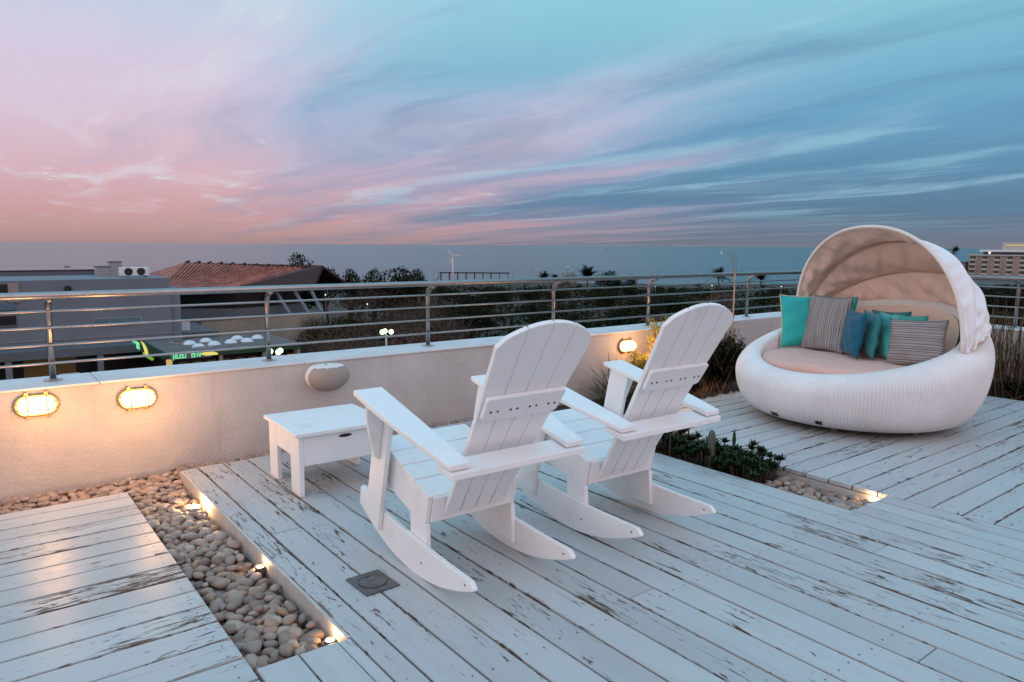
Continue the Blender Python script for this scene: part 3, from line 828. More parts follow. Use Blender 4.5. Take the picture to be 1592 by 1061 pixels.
EC = Vector((6.30, 3.18)); EF = R_(171)
RR_, RB, RRIM = 1.0, .74, .845
zbul = lambda th: .325+.34*(1-cos(th))/2
def zrim(th):
    c = cos(th); d = math.degrees(math.acos(max(-1, min(1, c)))); q = max(0, min(1, (d-98)/42)); q = q*q*(3-2*q)
    return .475+.435*(1-c)/2+.11*q
def egg_prof(th):
    """profile list of (r, z) from the foot over the rim and down inside"""
    zb = .045; zm = zbul(th); zr = zrim(th); pr = []
    for i in range(15):
        q = i/14*pi/2; pr.append((RB+(RR_-RB)*sin(q)**.9, zb+(zm-zb)*(1-cos(q))))
    for i in range(1, 16):
        q = i/15*pi/2*.93; pr.append((RR_-(RR_-RRIM)*(1-cos(q))/(1-cos(pi/2*.93))*1.0, zm+(zr-zm)*sin(q)/sin(pi/2*.93)))
    nout = len(pr)
    for i in range(1, 7):
        q = i/6*pi/2; pr.append((RRIM-.055*sin(q), zr+.004*sin(2*q)-.045*(1-cos(q))))
    r0, z0 = pr[-1]
    for i in range(1, 6): pr.append((r0-.02*i/5, z0+(.28-z0)*i/5))
    return pr, nout
def egg():
    t = thing('wicker_daybed', 'round white wicker daybed with a raised cream canopy', 'daybed', (EC.x, EC.y, .001), EF)
    NR = 236; na = NR*5; vs = []; fs = []; uvs = []
    for i in range(na):
        th = 2*pi*i/na; pr, no = egg_prof(th); k = len(pr)
        rib = .0062*cos(NR*th)
        for j, (r, z) in enumerate(pr):
            ff = 1.0 if j < no+4 else .6
            rr = r*(1+.035*(1-cos(th))/2*sin(pi*min(1, j/no)))+rib*ff; vs.append((rr*cos(th), rr*sin(th), z)); uvs.append((i/na, j/k))
    for i in range(na):
        a = i*k; b_ = ((i+1) % na)*k
        fs += [(a+j, b_+j, b_+j+1, a+j+1) for j in range(k-1)]
    mb = MB(); mb.v = vs; mb.f = fs
    o = mb.build('basket', 'wicker', t, smooth=True, recalc=False)
    me = o.data; uvl = me.uv_layers.new(name='UVMap')
    for pl in me.polygons:
        for li, vi in zip(pl.loop_indices, pl.vertices):
            u, v = uvs[vi]
            if pl.index >= (na-1)*(k-1) and vi < k: u = 1.0
            uvl.data[li].uv = (u, v)
    MB().lathe([(RB-.03, .045), (RB-.03, .07), (.0, .07)], 48).build('base_panel', 'black', t)
    MB().lathe([(.80, .27), (.80, .285), (0, .285)], 48).build('platform', 'soil', t)
    for a in (20, 75, 130, 185, 240, 300, -20, 340):
        pass
    for a in (25, 80, 140, 220, 280, 335):
        MB().lathe([(.035, 0), (.035, .040), (.03, .048)], 14, ((RB-.07)*cos(R_(a)), (RB-.07)*sin(R_(a)), 0)).build('foot', 'drain', t)
    # two dark slot handles low on the front
    for th, nm in ((R_(-4), .052), (R_(21), .040)):
        pr, no = egg_prof(th); r, z = pr[6]
        r2, z2 = pr[8]
        c = Vector((r*cos(th), r*sin(th), z)); dv = (Vector((r2*cos(th), r2*sin(th), z2))-c).normalized()
        tg = Vector((-sin(th), cos(th), 0)); nn = tg.cross(dv); nn = nn if nn.dot(Vector((cos(th), sin(th), 0))) > 0 else -nn
        mb = MB(); w, h = nm*.62, .017
        for d0, d1, sw in ((.001, .010, 1.0),):
            vs = [c+tg*(sx*w*sw)+dv*(sy*h*sw)+nn*d for d in (-.01, d1) for sy in (-1, 1) for sx in (-1, 1)]
            mb.add(vs, [(0, 2, 3, 1), (4, 5, 7, 6), (0, 1, 5, 4), (2, 6, 7, 3), (0, 4, 6, 2), (1, 3, 7, 5)])
        mb.build('grip_slot', 'black', t)
    # mattress
    def mat_(u, v):
        a = u*2*pi; prof = [(0, .530), (.55, .535), (.735, .530), (.775, .515), (.788, .49), (.785, .45), (.76, .41), (.5, .40), (0, .40)]
        q = v*(len(prof)-1); i = min(int(q), len(prof)-2); f = q-i
        r = prof[i][0]*(1-f)+prof[i+1][0]*f; z = prof[i][1]*(1-f)+prof[i+1][1]*f
        wob = .006*sin(5*a+1.2)*(r/.76)**2+.004*sin(11*a)*(r/.76)**3+.004*sin(3*r*6+2*a)
        if v > .55: wob *= .3
        return (r*cos(a), r*sin(a), z+wob)
    MB().grid(mat_, 96, 49, True).build('mattress', 'mattress', t, smooth=True)
    # added sheet inside the raised rim, warm bounce light put into its colour
    def bounce_sheet(u, v):
        th = R_(108+144*u); pr, no = egg_prof(th); zt = zrim(th)-.055
        z = .50+(zt-.50)*v; r = .765-.018*sin(pi*v)+.006*sin(22*th)*sin(pi*v)
        return (r*cos(th), r*sin(th), z)
    MB().grid(bounce_sheet, 90, 14).build('back_bounce_sheet', 'bounce_sheet', t, smooth=True)
    # canopy: folding hood on hoops that swing about the side pivots
    hx, hz = -.145, .725; PS0, PS1 = R_(-6), R_(74); ht_ = R_(-7)
    wr = random.Random(5); ph = [wr.uniform(0, 6.3) for _ in range(8)]
    def hoop(a, s, off=0.0, sag=True):
        x, y, z = hoop0(a, s, off, sag)
        return (x*cos(ht_)-y*sin(ht_), x*sin(ht_)+y*cos(ht_), z)
    def hoop0(a, s, off=0.0, sag=True):
        psi = PS0+(PS1-PS0)*s
        hg = .955+(.80-.955)*(s**.9)
        yw = .885+.02*s
        sc = 1.0
        if sag:
            q = abs(sin(3*pi*s)); sc -= .058*q*(sin(a)**.6 if sin(a) > 0 else 0)
            sc += (.013*sin(17*a+ph[0]+5*sin(6*s+a))+.009*sin(31*a+ph[1]-9*s+2*sin(5*a))+.012*sin(9*a+14*s+ph[2])+.006*sin(53*a+4*sin(7*s+3*a)))*q
            fan = max(0, 1-abs(sin(a))*2.2)          # pleats gathering towards the pivots
            sc += .014*fan*sin(44*s+ph[3]+3*a)
        sa = max(0.0, sin(a)); ca = cos(a)
        h_ = hg*(sa**.86)*sc+off; y_ = (yw*(abs(ca)**.92)*(1 if ca > 0 else -1))*(sc if sag else 1)+off*ca
        drop = -.05*(1-sa)**6*(1-.3*s)
        return (hx-h_*sin(psi)-.14*s*(1-sa)**5, y_, hz+h_*cos(psi)+drop+.05*s*(1-sa)**5)
    cl = MB().grid(lambda u, v: hoop(u*pi, v), 200, 81).build('canopy_warm_inside', 'canopy', t, smooth=True)  # inner sheet added to carry the painted warm light
    MB().grid(lambda u, v: hoop(u*pi, v, .009), 200, 81).build('canopy_cover', 'canopy_out', t, smooth=True)
    MB().tube([hoop(i/64*pi, 0, .004, False) for i in range(65)], .015, 10).build('front_hoop', 'piping', t, smooth=True)
    for s in (1/3, 2/3):
        MB().tube([hoop(i/48*pi, s, -.014, False) for i in range(49)], .0105, 8).build('hoop', 'hoop_tape', t, smooth=True)
    MB().tube([hoop(i/48*pi, 1, .000, False) for i in range(49)], .012, 8).build('hem', 'hoop_tape', t, smooth=True)
    for s in (-1, 1):
        pv = hoop(0 if s > 0 else pi, 0); MB().lathe([(.020, -.008), (.024, 0), (.020, .008)], 16, (pv[0], pv[1]*.985, pv[2]-.005), axis=1).build('pivot', 'drain', t)
egg()

# ------------------------------------------------------------------ scatter cushions on the daybed
def pillow(name, label, mat, w, h, th, loc, rz, lean, roll=0.0, seed=1, edge=None):
    r = random.Random(seed); ph = [r.uniform(0, 6.3) for _ in range(6)]; N = 26
    def pt(u, v, s):
        a, b_ = u*2-1, v*2-1
        x = a*w/2*(1-.075*(1-b_*b_)); y = b_*h/2*(1-.075*(1-a*a))
        d = ((1-abs(a)**2.4)*(1-abs(b_)**2.4)); d = max(d, 0)**.55
        z = s*th/2*d*(1+.05*sin(4*a+ph[0]+2*b_))
        z += .010*sin(7*a+5*b_+ph[1])*d*(1-d*.6)+.008*sin(9*b_-4*a+ph[2])*(1-d)*d*3
        return (x, y, z)
    mb = MB()
    mb.grid(lambda u, v: pt(u, v, 1), N, N); mb.grid(lambda u, v: pt(u, v, -1), N, N)
    o = mb.build(name, mat, None, smooth=True)
    # local: x width, y height, z thickness (front = +z). stand it up, lean it back, turn it
    mt = Matrix.Translation(loc) @ Matrix.Rotation(rz, 4, 'Z') @ Matrix.Rotation(pi/2-lean, 4, 'X') @ Matrix.Rotation(roll, 4, 'Z')
    o.matrix_world = mt
    tag(o, label, 'cushion', 'scatter cushions on the daybed')
    if edge:
        pts = []
        for q in range(4*24):
            k, f = divmod(q, 24); f = f/24
            u, v = [(f, 0), (1, f), (1-f, 1), (0, 1-f)][k]
            pts.append(pt(u, v, 0))
        e = MB(); k = len(pts); vs = []; fs = []; P_ = [Vector(p) for p in pts]
        for i, p in enumerate(P_):
            tg = (P_[(i+1) % k]-P_[i-1]).normalized(); wv = tg.cross(Vector((0, 0, 1)))
            vs += [p+(Vector((0, 0, 1))*cos(2*pi*j/6)+wv*sin(2*pi*j/6))*.0045 for j in range(6)]
        for i in range(k):
            for j in range(6): fs.append((i*6+j, i*6+(j+1) % 6, ((i+1) % k)*6+(j+1) % 6, ((i+1) % k)*6+j))
        eo = e.add(vs, fs).build('edging', edge, o, smooth=True)
    return o
# row runs from the far side of the daybed to the near side; fronts face -X
def stand(label, mat, w, h, th, x, y, z, face, lean, seed, roll=0.0, edge=None):
    """x, y, z: middle of the cushion; face: heading (deg, from +X counter-clockwise) its front looks to"""
    return pillow('cushion', label, mat, w, h, th, Vector((x, y, z)), R_(face)+pi/2, lean, roll, seed, edge)
stand('large bright turquoise cushion at the far end of the row', 'turquoise', .44, .52, .15, 6.50, 3.82, .785, 232, .18, 11, 0, 'cream_edge')
stand('turquoise cushion mostly hidden behind the upright striped one', 'turquoise', .40, .46, .12, 6.66, 3.60, .815, 190, .22, 12)
stand('large grey cushion with upright stripes leaning on the turquoise one', 'stripe_x', .46, .54, .14, 6.46, 3.56, .79, 174, .22, 13)
stand('deep blue plain cushion beside the upright striped one', 'blue', .44, .41, .11, 6.30, 3.215, .745, 136, .14, 14)
stand('grey teal cushion between the blue and the pale aqua ones', 'teal', .44, .40, .10, 6.38, 3.118, .742, 135, .14, 15)
stand('dark teal cushion behind, its top corner showing above the aqua one', 'teal', .34, .43, .11, 6.72, 3.10, .722, 185, .22, 16, .02)
stand('pale aqua cushion left of the striped lumbar cushion', 'aqua', .44, .40, .11, 6.46, 3.013, .738, 135, .14, 17)
stand('pale aqua cushion peeping out behind the striped lumbar cushion', 'aqua', .30, .42, .11, 6.62, 2.90, .712, 185, .22, 18)
stand('oblong grey lumbar cushion with level stripes at the near end', 'stripe_y', .46, .40, .13, 6.22, 2.645, .725, 180, .22, 19, .05)

# ================================================================== PLANTS ON THE TERRACE
def leafpoly(mb, base, d, up, L, w, tint, tints, bend=.25, seg=2):
    """a thin pointed leaf as a strip"""
    d = d.normalized(); side = d.cross(up)
    side = side.normalized() if side.length > 1e-5 else Vector((1, 0, 0)); nn = side.cross(d)
    pts = []
    for i in range(seg+1):
        f = i/seg; p = base+d*(L*f)-Vector((0, 0, 1))*(bend*L*f*f); ww = w*(1-f)**.7*(.55+.45*min(1, f*3+.2)) if i < seg else 0
        pts.append((p, ww))
    o = len(mb.v); k = 0
    for p, ww in pts[:-1]:
        mb.v += [tuple(p-side*ww*.5), tuple(p+side*ww*.5)]
    mb.v.append(tuple(pts[-1][0]))
    for i in range(seg-1):
        mb.f.append((o+2*i, o+2*i+1, o+2*i+3, o+2*i+2)); tints.append(tint)
    mb.f.append((o+2*(seg-1), o+2*(seg-1)+1, o+2*seg)); tints.append(tint)
def rdir(r, zmin=-.2):
    while True:
        v = Vector((r.uniform(-1, 1), r.uniform(-1, 1), r.uniform(zmin, 1)))
        if .1 < v.length < 1: return v.normalized()
def shrub(name, label, cat, loc, size, nstem, nleaf, L, w, mat, seed, stem='twig', group=None, zlift=.0, mat2=None):
    r = random.Random(seed); t = thing(name, label, cat, loc, group=group)
    sb = MB(); lb = MB(); ti = []; lb2 = MB(); ti2 = []
    for i in range(nstem):
        a = r.uniform(0, 6.3); b0 = Vector((r.uniform(-.25, .25)*size[0], r.uniform(-.25, .25)*size[1], 0))
        top = Vector((cos(a)*size[0]*r.uniform(.1, .5), sin(a)*size[1]*r.uniform(.1, .5), size[2]*r.uniform(.6, 1)))
        mid = b0.lerp(top, .5)+Vector((r.uniform(-.04, .04), r.uniform(-.04, .04), .03))
        sb.tube([b0, mid, top], [.005, .004, .0018], 5, False)
        for k in range(nleaf):
            f = r.uniform(.15, 1.0)**.8; p = (b0.lerp(mid, f*2) if f < .5 else mid.lerp(top, f*2-1))
            p = p+Vector((r.gauss(0, .02), r.gauss(0, .02), r.gauss(0, .02)))
            d = rdir(r, -.1)*.8+Vector((0, 0, zlift))
            tgt = (lb2, ti2) if (mat2 and r.random() < .3) else (lb, ti)
            leafpoly(tgt[0], p, d, Vector((0, 0, 1)) if abs(d.normalized().z) < .9 else Vector((1, 0, 0)), L*r.uniform(.6, 1.2), w*r.uniform(.7, 1.2), r.random(), tgt[1])
    sb.build('stem', stem, t, smooth=True, recalc=False)
    tag(lb.build('foliage', mat, t, recalc=False, tint=ti), kind='stuff')
    if mat2 and lb2.v: tag(lb2.build('foliage', mat2, t, recalc=False, tint=ti2), kind='stuff')
    return t
shrub('bush', 'taller feathery lamplit yellow green bush against the wall behind the far rocking chair back', 'bush', (5.92, 5.00, -.075), (.60, .36, .82), 90, 90, .055, .011, 'leaf_lamplit', 21, zlift=.9)
shrub('bush', 'feathery golden lit bush just below the lamp left of the far rocking chair', 'bush', (5.63, 4.99, -.075), (.52, .32, .50), 70, 90, .05, .010, 'leaf_lamplit', 26, zlift=.9)
shrub('bush', 'low dark bush between the far rocking chair and the daybed', 'bush', (6.66, 4.84, -.075), (.95, .46, .56), 70, 90, .055, .022, 'leaf_dark', 22, zlift=.3, mat2='leaf_olive')
shrub('bush', 'reddish dry twiggy bush against the wall left of the daybed', 'bush', (6.95, 5.10, -.075), (.85, .32, .68), 70, 30, .045, .014, 'leaf_brown', 23, zlift=.4, mat2='leaf_dark')
shrub('bush', 'small dark bush in front of the wall by the far chair arm', 'bush', (6.05, 4.78, -.075), (.46, .32, .30), 34, 60, .05, .02, 'leaf_olive', 24, zlift=.3)
shrub('bush', 'low dark bush at the foot of the reeds', 'bush', (8.62, 2.55, -.075), (.40, .55, .24), 26, 46, .06, .022, 'leaf_dark', 25, zlift=.2)
def grass_clump(name, label, loc, n, L, w, mat, seed, spread=1.0, arch=.8, stiff=.0, cat='grass'):
    r = random.Random(seed); t = thing(name, label, cat, loc); mb = MB(); ti = []
    for i in range(n):
        a = r.uniform(0, 6.3); el = r.uniform(.45, 1.35) if not stiff else r.uniform(1.15, 1.54)
        d = Vector((cos(a)*cos(el)*spread, sin(a)*cos(el)*spread, sin(el)))
        b0 = Vector((r.gauss(0, .05*(1+stiff*2)), r.gauss(0, .05*(1+stiff*2)), 0))
        leafpoly(mb, b0, d, Vector((0, 0, 1)), L*r.uniform(.55, 1.1), w*r.uniform(.7, 1.3), r.random(), ti, arch*r.uniform(.3, 1.0), 6)
    tag(mb.build('blades', mat, t, recalc=False, tint=ti), kind='stuff')
    return t
grass_clump('grass_clump', 'fountain of long thin arching grass blades by the wall between the rocking chairs', (5.16, 5.00, -.075), 190, .86, .012, 'blade', 31, 1.3, .50)
grass_clump('reed_clump', 'tall dry brown reeds behind the right side of the daybed', (8.80, 3.02, -.075), 150, 1.12, .016, 'reed', 32, .9, .10, 1.0, 'reeds')
grass_clump('reed_clump', 'dry brown reeds at the right edge of the picture', (8.86, 2.62, -.075), 150, .98, .016, 'reed', 33, 1.0, .14, 1.0, 'reeds')
grass_clump('reed_clump', 'dry reeds half hidden behind the daybed', (8.84, 3.55, -.075), 110, .95, .016, 'reed', 34, .9, .12, 1.0, 'reeds')
def sapling():
    t = thing('sapling', 'thin bare sapling tied to a cane, rising above the railing left of the daybed', 'sapling', (6.93, 4.92, -.075))
    MB().tube([(0, 0, 0), (.004, .002, .7), (-.004, 0, 1.30)], [.010, .009, .008], 8).build('stake', 'cane', t, smooth=True)
    r = random.Random(4); tr = MB()
    tr.tube([(.03, .01, 0), (.014, .012, .4), (.012, .01, .9), (.0, .01, 1.28), (-.06, .0, 1.44), (-.14, -.01, 1.60)], [.008, .007, .006, .005, .004, .002], 6)
    tr.tube([(.006, .01, 1.15), (.02, .0, 1.32), (.012, .0, 1.50)], [.004, .003, .0015], 5)
    for k in range(9):
        z = r.uniform(.75, 1.5); x0 = -.07*max(0, (z-1.3)/.15) if z > 1.3 else .008
        a = r.choice((-1, 1)); tr.tube([(x0, .008, z), (x0+a*r.uniform(.03, .07), r.uniform(-.03, .03), z+r.uniform(.04, .09))], [.0022, .001], 4)
    tr.build('trunk', 'twig', t, smooth=True)
    lb = MB(); ti = []
    for k in range(26):
        z = r.uniform(.45, 1.35); leafpoly(lb, Vector((.01+r.gauss(0, .03), r.gauss(0, .03), z)), rdir(r), Vector((0, 0, 1)), .035, .014, r.random(), ti)
    lb.build('foliage', 'leaf_brown', t, recalc=False, tint=ti)
sapling()
def succulent(label, loc, size, n, seed):
    r = random.Random(seed); t = thing('succulent', label, 'succulent', loc, group='dark succulents in the planting pocket'); mb = MB(); ti = []; sb = MB()
    for i in range(n):
        c = Vector((r.uniform(-.5, .5)*size[0], r.uniform(-.5, .5)*size[1], size[2]*r.uniform(.35, 1)*(1-.3*r.random())))
        sb.tube([Vector((c.x*.8, c.y*.8, 0)), c], [.006, .005], 5, False)
        tv = r.random()
        for k in range(13):
            a = k*2.4; el = .15+.95*(k/13)
            d = Vector((cos(a)*cos(el), sin(a)*cos(el), sin(el)))
            leafpoly(mb, c, d, Vector((0, 0, 1)), .060*r.uniform(.8, 1.2), .034, (tv+r.uniform(-.15, .15)) % 1, ti, .1, 3)
    sb.build('stem', 'bark', t, recalc=False)
    tag(mb.build('foliage', 'succulent', t, recalc=False, tint=ti), kind='stuff')
succulent('dark succulent nearest the pebble pocket', (4.22, 2.82, -.075), (.36, .34, .20), 75, 41)
succulent('dark succulent behind the ribbed cactus column', (4.22, 3.16, -.075), (.36, .34, .20), 75, 42)
succulent('taller dark succulent beside the rear rocker of the far chair', (4.20, 3.52, -.075), (.36, .36, .27), 80, 43)
def cactus():
    t = thing('cactus', 'short ribbed grey green cactus column among the succulents', 'cactus', (4.13, 3.06, -.075))
    vs = []; fs = []; n = 40; lev = 14; H_ = .30
    for j in range(lev+1):
        z = H_*j/lev; q = 1 if j < lev-1 else (.85 if j == lev-1 else .45)
        for i in range(n):
            a = 2*pi*i/n; rr = (.022+.0045*cos(10*a))*q*(1+.03*sin(z*300))
            vs.append((rr*cos(a), rr*sin(a), z))
    for j in range(lev):
        fs += [(j*n+i, j*n+(i+1) % n, (j+1)*n+(i+1) % n, (j+1)*n+i) for i in range(n)]
    fs.append(tuple(range(lev*n, lev*n+n)))
    MB().add(vs, fs).build('stem', plain('cactus skin', (.10, .12, .085), .7, var=.2, vscale=40), t, smooth=True)
    # the drying flower head on top of a thin stalk
    t2 = thing('plantain_stalk', 'single upright leaf spike standing clear of the succulents', 'plant', (4.24, 2.955, -.075))
    MB().tube([(0, 0, 0), (.002, 0, .12), (.004, 0, .2)], .0035, 6).build('stem', 'twig', t2, smooth=True)
    MB().lathe([(0, .16), (.010, .19), (.0135, .24), (.009, .285), (0, .315)], 12).build('leaf', 'succulent', t2, smooth=True)
cactus()

# ================================================================== TOWN AND PARK BELOW
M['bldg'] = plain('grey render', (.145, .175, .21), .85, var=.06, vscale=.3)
M['bldg2'] = plain('dark grey render', (.095, .115, .135), .85, var=.06, vscale=.3)  # darker grey for rear walls, awning, sills, lids and copings
M['bldg_pink'] = plain('pinkish render', (.30, .24, .23), .85, var=.1, vscale=.4)
M['dark_void'] = plain('dark glass and shade', (.012, .012, .014), .25)  # dark glass; also shade put into flat panels in recesses and under roofs
M['pane'] = plain('window glass', (.10, .17, .22), .12)
M['white_metal'] = plain('white metal', (.62, .64, .66), .4)
M['unit_grey'] = plain('grey unit', (.26, .26, .265), .6)
M['tile'] = plain('weathered clay tile', (.30, .085, .058), .8, var=.5, vscale=.8)
M['tile_dark'] = plain('dark red timber', (.038, .011, .010), .8)
M['beige'] = plain('beige render', (.26, .235, .19), .85, var=.12, vscale=.4)
M['gravel_roof'] = plain('gravel roof', (.115, .10, .105), .95, var=.25, vscale=.9)
M['green_sign'] = plain('dark green panel', (.012, .055, .022), .5)
M['slate_sign'] = plain('slate panel', (.12, .15, .16), .5)
M['green_glow'] = emit('green lit letters', (.20, .85, .42), .95)
M['yellow_glow'] = emit('yellow lit leaf', (1.0, .86, .22), .75)
M['lime_glow'] = emit('lime lit strip', (.30, .62, .06), .55)
M['globe'] = emit('lamp globe', (.80, 1.0, .60), 2.2)
M['spark'] = emit('small lamp', (1.0, .92, .75), 2.2)
M['warm_room'] = emit('lit shop window', (.75, .46, .12), .022)
M['warm_col'] = emit('lit column', (.95, .66, .22), .55)
M['dome'] = plain('skylight dome', (.55, .62, .68), .25)
M['hotel'] = plain('tan render', (.29, .215, .185), .85, var=.12, vscale=.12)
M['hotel_light'] = plain('pale render', (.42, .39, .37), .8)
M['turbine'] = plain('turbine white', (.62, .60, .58), .5)
M['post_grey'] = plain('post grey', (.20, .20, .21), .6)

def B(*a): return MB().box(*a)
# --- grey building
g = thing('grey_building', 'large grey rendered building with flat roof behind the left railing', 'building', (0, 0, 0))
B(-14, 17.63, 80.7, 91.9, -12, -2.05).build('wall', 'bldg', g)
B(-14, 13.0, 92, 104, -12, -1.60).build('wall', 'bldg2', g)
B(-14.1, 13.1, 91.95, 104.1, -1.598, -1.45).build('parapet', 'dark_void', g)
B(17.634, 18.70, 81.2, 90, -12, -3.13).build('wall', 'bldg', g)
B(3.9, 4.75, 80.55, 80.698, -4.0, -2.25).build('pilaster', 'bldg_pink', g)
B(-14, 3.88, 80.50, 80.697, -3.45, -2.35).build('recess_shade', 'dark_void', g)  # flat dark panel, the shade of an open recess put into its colour
for (z0, z1, m_) in ((-4.65, -4.05, 'pane'), (-6.10, -5.25, 'dark_void')):
    f = B(-14, 4.35, 80.60, 80.698, z0, z1).build('window', m_, g)
    B(-14, 4.40, 80.52, 80.695, z0-.10, z0-.002).build('sill', 'bldg2', f)
wf = B(10.50, 14.86, 80.64, 80.698, -6.72, -5.86).build('window', 'unit_grey', g)
for k in range(3):
    B(10.56+1.42*k, 11.92+1.42*k, 80.62, 80.638, -6.66, -5.92).build('pane', 'pane', wf)
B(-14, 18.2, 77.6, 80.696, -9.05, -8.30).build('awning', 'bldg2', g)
B(-14, 18.2, 80.60, 80.694, -12, -9.06).build('ground_floor_front', 'dark_void', g)
B(4.6, 8.8, 80.5, 80.598, -11.6, -9.3).build('shop_window', 'warm_room', g)
for x in (-9, -3, 3.1, 10.3, 16.2):
    B(x, x+.5, 77.7, 78.2, -12, -9.06).build('column', 'bldg', g)
MB().lathe([(.28, 0), (.28, .35), (0, .45)], 12, (8.6, 80.55, -3.05)).build('vent', 'dark_void', g)
for x in range(-12, 18, 2):
    B(x, x+.05, 80.60, 80.65, -8.29, -7.75).build('baluster', 'unit_grey', g)
B(-14, 18.1, 80.60, 80.66, -7.75, -7.69).build('handrail', 'unit_grey', g)
ac = thing('air_conditioner', 'white roof air conditioner with two dark fans on the grey building', 'air conditioner', (15.0, 84.0, -2.049))
B(-1.35, 1.35, -.6, .6, .15, 1.0).build('casing', 'white_metal', ac, bevel=.05)
for x in (-.62, .55):
    MB().lathe([(.40, -.62), (.40, -.603), (0, -.603)], 16, (x, 0, .58), axis=1).build('fan', 'dark_void', ac)
for x in (-1.1, 1.1): B(x-.1, x+.1, -.5, .5, 0, .149).build('foot', 'unit_grey', ac)
for (x0, x1, h, lb) in ((12.1, 13.4, .95, 'lower grey plant box on the grey building roof'), (13.42, 14.5, 1.45, 'taller grey plant box on the grey building roof')):
    p_ = thing('roof_plant_box', lb, 'plant box', ((x0+x1)/2, 88.5, -2.049))
    B(-(x1-x0)/2, (x1-x0)/2, -.7, .7, 0, h).build('casing', 'unit_grey', p_); B(-(x1-x0)/2-.06, (x1-x0)/2+.06, -.76, .76, h+.002, h+.1).build('lid', 'bldg2', p_)

# --- shop with lit green signs
s = thing('shop', 'low flat roofed shop with lit green lettering and skylight domes', 'shop', (0, 0, 0))
SX, SY, SZ = 13.70, 65.3, -7.65
B(SX+.1, 25.3, SY+.1, 74.0, SZ-.55, SZ-.04).build('roof', 'gravel_roof', s)
B(SX, 25.4, SY-.04, SY+.09, SZ-.56, SZ).build('fascia', 'green_sign', s)
B(SX-.03, SX+.095, SY+.1, 77.3, SZ-.60, SZ).build('fascia', 'green_sign', s)
B(SX+.3, SX+3.6, SY-.10, SY-.045, SZ-.62, SZ+.02).build('sign_panel', 'slate_sign', s)
B(SX+.6, 25.0, SY+.9, 73.5, -12, SZ-.56).build('wall', 'dark_void', s)
for k in range(9):
    B(SX+1.1+1.2*k, SX+1.8+1.2*k, SY+.85, SY+.895, -10.6, -8.7).build('shop_window', 'warm_room', s)
B(SX+.05, SX+.45, SY, SY+.4, -12, SZ-.565).build('column', 'warm_col', s)
for x in (18.0, 21.8, 25.0): B(x, x+.3, SY+.05, SY+.35, -12, SZ-.565).build('column', 'beige', s)
def leafshape(n=14):
    return [(0, 0), (.2, .30)]+[(.2+1.15*i/n, .30-.30*(i/n)**2.2) for i in range(1, n+1)]+[(1.25, -.12), (.35, -.12)]
MB().prism([(SX+2.75+x*1.05, SZ-.36+z) for x, z in leafshape()], 1, SY-.16, SY-.105).build('sign_leaf', 'yellow_glow', s)
MB().prism([(SY+7.0+x*1.9, SZ-1.12+z*1.6) for x, z in [(0, .02), (.1, .30), (.4, .48), (.9, .62), (1.5, .66), (1.1, .50), (.75, .25), (.65, .0)]], 0, SX-.10, SX-.035).build('sign_leaf', 'yellow_glow', s)
MB().prism([(SY+4.6, SZ-1.06), (SY+9.4, SZ-1.06), (SY+9.0, SZ-1.36), (SY+5.4, SZ-1.36)], 0, SX-.08, SX-.02).build('sign_strip', 'lime_glow', s)
B(SX-.015, SX+.095, SY+5.5, SY+12, SZ-1.05, SZ-.602).build('fascia', 'green_sign', s)
# letters drawn as strokes on a unit cell (x right, y up), read left to right as they stand
LET = {
 'nun_f': [((.3, .9), (.6, .9)), ((.6, .9), (.6, -.3))],
 'tet': [((.1, .95), (.1, .0)), ((.1, 0), (.9, 0)), ((.9, 0), (.9, .9)), ((.9, .9), (.5, .9)), ((.5, .9), (.5, .6))],
 'bet': [((.1, .9), (.8, .9)), ((.8, .9), (.8, 0)), ((.0, 0), (1., 0))],
 'pe': [((.1, 0), (.9, 0)), ((.9, 0), (.9, .9)), ((.9, .9), (.15, .9)), ((.15, .9), (.15, .5)), ((.15, .5), (.5, .5))],
 'nun': [((.3, .9), (.7, .9)), ((.7, .9), (.7, 0)), ((.7, 0), (.1, 0))],
 'resh': [((.05, .9), (.85, .9)), ((.85, .9), (.85, 0))],
 'vav': [((.35, .9), (.65, .9)), ((.65, .9), (.65, 0))],
 'samekh': [((.1, .9), (.9, .9)), ((.9, .9), (.9, .3)), ((.9, .3), (.5, 0)), ((.5, 0), (.15, .3)), ((.15, .3), (.15, .9))]}
def letters(seq, place, hgt, wid, depth, name='letter'):
    for i, L in enumerate(seq):
        if not L: continue
        mb = MB()
        for (a, b_) in LET[L]:
            A = Vector((a[0]*wid*.8, 0, a[1]*hgt)); Bv = Vector((b_[0]*wid*.8, 0, b_[1]*hgt)); d = (Bv-A); ln = d.length; d.normalize()
            nn = Vector((-d.z, 0, d.x)); w = hgt*.085
            A = A-d*w; Bv = Bv+d*w
            vs = []
            for yy in (-depth, 0):
                vs += [A+nn*w+Vector((0, yy, 0)), A-nn*w+Vector((0, yy, 0)), Bv-nn*w+Vector((0, yy, 0)), Bv+nn*w+Vector((0, yy, 0))]
            mb.add(vs, [(0, 1, 2, 3), (7, 6, 5, 4), (0, 4, 5, 1), (1, 5, 6, 2), (2, 6, 7, 3), (3, 7, 4, 0)], place @ Matrix.Translation((i*wid, 0, 0)))
        mb.build(name, 'green_glow', s)
letters(['nun_f', 'tet', 'bet', 'pe', 'nun', None, 'resh', 'pe', 'vav', 'samekh'], Matrix.Translation((SX+.42, SY-.105, SZ-.50)), .42, .235, .05)
letters(['nun_f', 'vav', 'resh', 'vav', 'tet', 'vav'], Matrix.Translation((SX-.04, SY+14.2, SZ-.95)) @ Matrix.Rotation(-pi/2, 4, 'Z'), .62, .62, .05)
